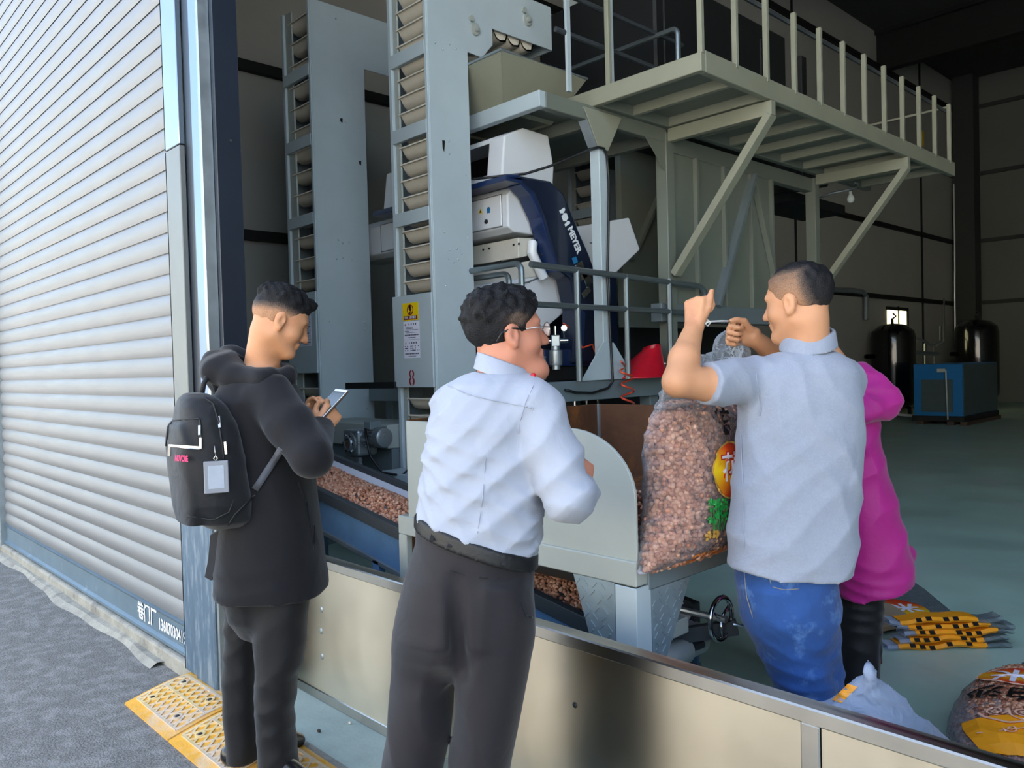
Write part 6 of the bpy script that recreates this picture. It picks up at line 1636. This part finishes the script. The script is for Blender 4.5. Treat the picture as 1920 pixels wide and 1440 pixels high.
PF = Field((-1.72, 1.9, .74), (-1.28, 2.66, 1.34), .0132)
PF.loft(sack_rows(-.009), k=0, ex=2.2, rx=Yd, ry=Xd)
V, _F = PF.mesh(); V = V[RNG.random(len(V)) < .92]; V = V + RNG.uniform(-.0042, .0042, V.shape)
kernels('peanut_fill', V, 'peanut', sk, .0084)
CF = Field((-1.72, 1.9, .74), (-1.28, 2.66, 1.34), .012); CF.loft(sack_rows(-.016), k=0, ex=2.2, rx=Yd, ry=Xd); CF.build('peanut_core', 'sack_core', sk)
# loose film gathered towards the hands
LF = Field(at(1310, 760, 2.66) - (.28, .28, .06), at(1350, 610, 2.66) + (.28, .28, .10), .006)
LF.loft([(np.array([-1.495, 2.25, 1.262]), .20, .085), (np.array([-1.49, 2.22, 1.30]), .155, .07), (np.array([-1.48, 2.20, 1.35]), .13, .05), (np.array([-1.475, 2.205, 1.40]), .125, .035), (np.array([-1.47, 2.20, 1.435]), .13, .02)], k=0, ex=2.0, rx=Yd, ry=Xd)
LF.chain([at(1320, 715, 2.66), at(1352, 690, 2.66), at(1385, 662, 2.62), at(1384, 640, 2.60)], [.06, .05, .03, .012], .03)
LF.ell(at(1365, 652, 2.70), (.055, .03, .062), np.stack([RT, FW, UP], 1), .02)
LF.wrinkle(.010, [((.5, .7, .8), 70, 1.), ((.8, -.4, .6), 90, .8), ((.1, .2, 1), 60, .7)], 95)
LF.build('loose_film', 'sack_film_loose', sk, relax=2)
nS = unit((1, -.18, 0)); xS = unit((.18, 1, 0)); tz = UP
def on_sack(px, py): return march(SF, [at(px, py, 1.9)], ray(px, py), 1.6)[0]
v, f = text2('特', .085, .003); c = on_sack(1356, 794) + xS * .005; decal(SF, v, f, c, xS, tz, nS, 'print_character', 'print_black', sk, .009)
c = on_sack(1360, 882) + xS * .02
v, f = disc2(.080, .085); decal(SF, v, f, c, xS, tz, nS, 'print_emblem', 'print_flame', sk, .010, tone=np.clip(.12 + 4.5 * (v[:, 0] + .05) + 5.5 * np.abs(v[:, 1]), 0, 1))
v, f = ring2(.081, .086, .06); decal(SF, v, f, c, xS, tz, nS, 'print_emblem_edge', 'print_gold', sk, .0105)
v, f = text2('花', .098, .0045); decal(SF, v, f, c + (0, 0, .004), xS, tz, nS, 'print_outline', 'print_red', sk, .0115)
v, f = text2('花', .098, .001); decal(SF, v, f, c + (0, 0, .004), xS, tz, nS, 'print_character', 'print_white', sk, .013)
c = on_sack(1342, 962); parts = []
rg = np.random.default_rng(4)
for k in range(70):
    p = np.array([rg.uniform(-.045, .045), rg.uniform(.0, .045) if rg.random() < .7 else rg.uniform(-.03, .0)]); r = rg.uniform(.004, .009)
    a, b = disc2(r, r * .7, 2, 8); t = rg.uniform(0, 3); parts.append((a @ np.array([[math.cos(t), math.sin(t)], [-math.sin(t), math.cos(t)]]) + p, b))
for k in range(7):
    x = -.035 + .012 * k; parts.append(stroke2([(x * .7, -.055), (x * .9 + .004, -.02), (x + rg.uniform(-.005, .005), .02)], .004))
v, f = merge2(parts); decal(SF, v, f, c, xS, tz, nS, 'print_peanut_plants', 'print_green', sk, .009)
parts = [(disc2(.007, .005, 2, 8)[0] + (rg.uniform(-.03, .03), rg.uniform(-.012, .012)), disc2(.007, .005, 2, 8)[1]) for k in range(22)]
v, f = merge2(parts); decal(SF, v, f, on_sack(1333, 1002), xS, tz, nS, 'print_peanuts', 'print_gold', sk, .009)
parts = [stroke2([(x, -.02), (x + .010, .004), (x + .022, .010), (x + .034, .0), (x + .036, -.02)], .006) for x in np.arange(-.06, .12, .03)] + [stroke2([(-.07, -.02), (.16, -.02)], .02)]
v, f = merge2(parts); decal(SF, v, f, on_sack(1318, 1040) + (0, 0, .0), xS, tz, nS, 'print_scallop_band', 'print_deep_orange', sk, .009)

# full sack lying on the floor behind the barrier
fs = thing('peanut_sack', 'full printed peanut sack lying on the floor in the lower right corner', 'sack', (-.70, 3.15, FLZ))
a_ = .12; fy_ = np.array([-math.sin(a_), math.cos(a_), 0]); fx_ = np.array([math.cos(a_), math.sin(a_), 0]); fc = np.array([-.66, 3.12, 0])
def floor_rows(g=0.):
    return [(fc + (0, 0, z), hx + g, hy + g) for z, hx, hy in ((.052, .25, .38), (.09, .315, .455), (.14, .33, .47), (.19, .315, .45), (.235, .27, .39), (.262, .20, .29), (.275, .10, .16))]
FF = Field((-1.25, 2.45, .03), (-.05, 3.85, .34), .0075)
FF.loft(floor_rows(), k=0, ex=2.6, rx=fx_, ry=fy_); FF.wrinkle(.006, [((1, .4, .2), 24, 1.), ((-.3, 1, .3), 30, .8)], 17); FF.F -= .004
FF.build('plastic_film', 'sack_film', fs, relax=2)
PF = Field((-1.25, 2.45, .03), (-.05, 3.85, .34), .0118); PF.loft(floor_rows(-.012), k=0, ex=2.6, rx=fx_, ry=fy_)
V, _F = PF.mesh(); V = V[(V[:, 2] > .075) & (V[:, 0] < -.25)] + RNG.uniform(-.003, .003, (len(V[(V[:, 2] > .075) & (V[:, 0] < -.25)]), 3))
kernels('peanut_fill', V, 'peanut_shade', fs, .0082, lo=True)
CF = Field((-1.25, 2.45, .03), (-.05, 3.85, .34), .016); CF.loft(floor_rows(-.02), k=0, ex=2.6, rx=fx_, ry=fy_); CF.build('peanut_core', 'sack_core', fs)
xo, yo = -fx_, -fy_        # the sack lies head towards the viewer
def on_fs(px, py): return onz(px, py, .25)
def fdec(v, f, c, name, mat, off=.006, **k): return decal(FF, v, f, np.array([c[0], c[1], .3]), xo, yo, UP, name, mat, fs, off, .5, **k)
ec = fc + fy_ * .09
v, f = disc2(.27, .105, 6, 40); fdec(v, f, ec, 'print_emblem', 'print_flame', .011, tone=np.clip(.15 + 6.5 * np.abs(v[:, 1] - .02) + .9 * np.abs(v[:, 0]) * (v[:, 1] > 0), 0, 1))
v, f = ring2(.272, .107, .03, 48); fdec(v, f, ec, 'print_emblem_edge', 'print_pinkish', .0125)
v, f = text2('花生米', .155, .003); v = v * (1., .85); fdec(v, f, ec, 'print_character', 'print_white', .0145)
v, f = text2('特级小白沙', .11, .003); fdec(v, f, fc - fy_ * .085, 'print_character', 'print_black', .012)
v, f = text2('净含量 精选', .06, .0015); fdec(v, f, fc + fy_ * .27, 'print_character', 'print_black', .012)
G = []
for i in range(13):
    s_ = -1 + i / 6; G.append([(s_ * .285 * max(.05, 1 - ((.425 - k * .03) / .47) ** 2.6) ** (1 / 2.6), .425 - k * .03 * (1 + .12 * math.sin(s_ * 5))) for k in range(6)])
v = np.array(G).reshape(-1, 2); f = [(i * 6 + k, i * 6 + k + 1, (i + 1) * 6 + k + 1, (i + 1) * 6 + k) for i in range(12) for k in range(5)]
fdec(v, f, fc, 'print_orange_band', 'print_orange', .012)
def spiral(cx_, cy_, r, turns, sgn, n=40): return [(cx_ + sgn * r * (1 - t * .85) * math.cos(t * turns * 6.283), cy_ + r * (1 - t * .85) * math.sin(t * turns * 6.283)) for t in np.linspace(0, 1, n)]
parts = []
for sg in (-1, 1):
    parts += [stroke2(spiral(sg * .085, .245, .042, 2.2, sg), .007), stroke2(spiral(sg * .165, .25, .030, 1.8, -sg), .006), stroke2([(sg * .21, .27), (sg * .19, .29), (sg * .12, .31), (sg * .05, .28), (sg * .02, .24)], .010), stroke2(spiral(sg * .02, .21, .022, 1.3, sg), .006), stroke2([(sg * .0, .30), (sg * .03, .33), (sg * .05, .36), (sg * .07, .35)], .006), stroke2(spiral(sg * .11, .34, .02, 1.4, sg), .005), stroke2([(sg * .05, .31), (sg * .12, .35), (sg * .2, .36)], .005)]
parts += [stroke2([(-.045, .39), (-.03, .36), (0, .35), (.03, .36), (.045, .39), (0, .40), (-.045, .39)], .006)]
v, f = merge2(parts); fdec(v, f, fc, 'print_scrollwork', 'print_pinkish', .015)
parts = [disc2(.012, .035, 3, 10)]; v, f = parts[0]; fdec(v + (0, .255), f, fc, 'print_scrollwork', 'print_deep_orange', .016)

# crumpled plastic bag standing just behind the barrier
cbg = thing('plastic_bag', 'crumpled bluish clear plastic bag with a pointed tip just behind the barrier', 'plastic bag', (-.82, 2.05, FLZ))
CB = Field((-1.25, 1.72, .03), (-.45, 2.45, .74), .0075)
tip = ony(1628, 1246, 2.0)
CB.loft([(np.array([-.84, 2.06, .055]), .24, .17), (np.array([-.84, 2.05, .25]), .23, .16), (np.array([-.845, 2.03, .40]), .215, .12), (np.array([-.85, 2.01, .50]), .15, .08), (np.array([-.84, 2.01, .575]), .062, .04), (np.array([tip[0], 2.0, tip[2] - .03]), .022, .018), (np.array([tip[0], 2.0, tip[2]]), .008, .008)], k=0, ex=2.0)
CB.wrinkle(.017, [((.5, .5, .7), 46, 1.), ((.8, -.5, .4), 60, .8), ((.2, .3, 1), 36, .7)], 23)
CB.build('bag_skin', 'bag_film_white', cbg, relax=1)
CB2 = Field((-1.25, 1.72, .03), (-.45, 2.45, .74), .012); CB2.loft([(np.array([-.86, 2.06, .06]), .21, .13), (np.array([-.87, 2.04, .38]), .16, .09), (np.array([-.88, 2.03, .47]), .10, .05), (np.array([-.88, 2.03, .49]), .05, .03)], k=0); CB2.build('peanut_fill', 'sack_core', cbg)
MB().grid([[fhit(CB, 1560 + (1590 - 1560) * t + (0 if k else 0) + k * 9, 1312 - 30 * t + k * 3, 1.7, 2.4, .004) for k in range(3)] for t in np.linspace(0, 1, 8)]).build('orange_print', 'print_orange', cbg, smooth=True)

# flat empty bag on the floor
eb = thing('empty_bag', 'flat grey empty bag with a red and yellow print lying behind the folded bags', 'bag', tuple(onz(1700, 1130, FLZ)))
pts = [onz(px, py, .06) for px, py in ((1630, 1080), (1690, 1078), (1735, 1108), (1785, 1150), (1770, 1170), (1700, 1180), (1650, 1185), (1630, 1180))]
MB().prism(pts, (0, 0, .012)).build('bag_sheet', 'bag_film_grey', eb, bevel=.004)
def on_eb(v2, f, px, py, name, mat, dz, tone=None):
    c = onz(px, py, .073); P = [c + q[0] * RT + q[1] * FW * 1.0 + (0, 0, dz) for q in v2]
    if tone is not None: return npmesh(name, P, np.array(f), mat, eb, True, {'tone': tone})
    return MB().add(P, f).build(name, mat, eb)
v, f = disc2(.19, .20); on_eb(v, f, 1668, 1142, 'print_emblem', 'print_flame', .002, np.clip(.35 + 4 * v[:, 1], 0, 1))
v, f = text2('生米', .14, .004); on_eb(v * (1, 1.1), f, 1676, 1143, 'print_character', 'print_white', .004)
v, f = text2('白沙', .11, .003); on_eb(v * (1, 1.3), f, 1668, 1103, 'print_character', 'print_black', .003)
v, f = disc2(.06, .07); on_eb(v, f, 1671, 1086, 'print_patch', 'print_orange', .003)
MB().prism([onz(px, py, .075) for px, py in ((1648, 1135), (1668, 1138), (1700, 1158), (1692, 1176), (1648, 1186))], (0, 0, .02)).build('card_insert', 'cardboard', eb)

# pile of folded bags
_names = ['folded orange and clear bag at the bottom of the pile', 'second folded orange bag from the bottom of the pile', 'middle folded orange bag of the pile', 'folded orange bag second from the top of the pile', 'topmost folded orange bag of the pile']
for k in range(5):
    off = (0, .02, .045, .03, -.015)[k]; z0 = FLZ + .004 + .030 * k; c = onz(1752, 1206, FLZ); w = (.235, .20, .20, .22, .21)[k]
    t = thing('folded_bag', _names[k], 'folded bag', tuple(c + (0, 0, .03 * k)), 'folded bags in a pile on the floor')
    def wave(u, kk=k): return .006 * math.sin(u * 18 + kk * 1.9) + .005 * math.sin(u * 31 + kk)
    def slab(u0, u1, name, mat, n=14, tk=.026, dv=0., d0=-.10, d1=-.01):
        rows = []
        for u in np.linspace(u0, u1, n):
            p = c + RT * (u + off) + UP * (z0 - FLZ + wave(u))
            rows.append([p + FW * d1 + UP * tk, p + FW * (d0 + .012) + UP * tk, p + FW * (d0 - dv) + UP * tk * .5, p + FW * (d0 + .012), p + FW * d1])
        return MB().grid(rows, True).build(name, mat, t, smooth='auto')
    slab(-w + .02, w - (.04 if k != 2 else -.0), 'orange_band', 'print_orange')
    slab(w - (.045 if k != 2 else .005), w + .075, 'clear_end', 'bag_film_grey', 6, .022)
    slab(-w - .03, -w + .025, 'clear_end', 'bag_film_white', 4, .022)
    for j, u in enumerate((-.13, -.085, -.04, .04, .085, .13)):
        if (j + k) % 5 == 4: continue
        p = c + RT * (u + off - .02) + UP * (z0 - FLZ + wave(u - .02) + .0205) - FW * .0975
        MB().obox(p, RT * .012, unit(FW * .55 + UP * .5) * .0095, unit(FW * .5 - UP * .55) * .0015).build('print_mark', 'print_black', t)
rb = thing('red_box', 'small dark red box on the floor beside the black trouser leg', 'box', tuple(onz(1640, 1250, FLZ)))
c = onz(1636, 1246, FLZ)
MB().obox(c + UP * .09 + FW * .1, RT * .045, FW * .1, UP * .09).build('carton', 'dark_red_box', rb, bevel=.004)
MB().obox(c + UP * .183 + FW * .1, RT * .047, FW * .102, UP * .004).build('carton_lid', 'dark_red_box', rb, bevel=.002)
for k, (px, py, lab) in enumerate(((656, 1355, 'pale fallen peanut on the strip below the barrier'), (598, 1370, 'dark fallen kernel on the strip nearest the black shoe'))):
    c = onz(px, py, FLZ + .006)
    m = MB(); m.add(ICO_V * np.array([.009, .0065, .006]) + c, [tuple(q) for q in ICO_F])
    tag(m.build('fallen_peanut', 'bucket_cream' if k == 0 else 'skid_brown', smooth=True), lab, 'peanut', 'fallen peanuts')
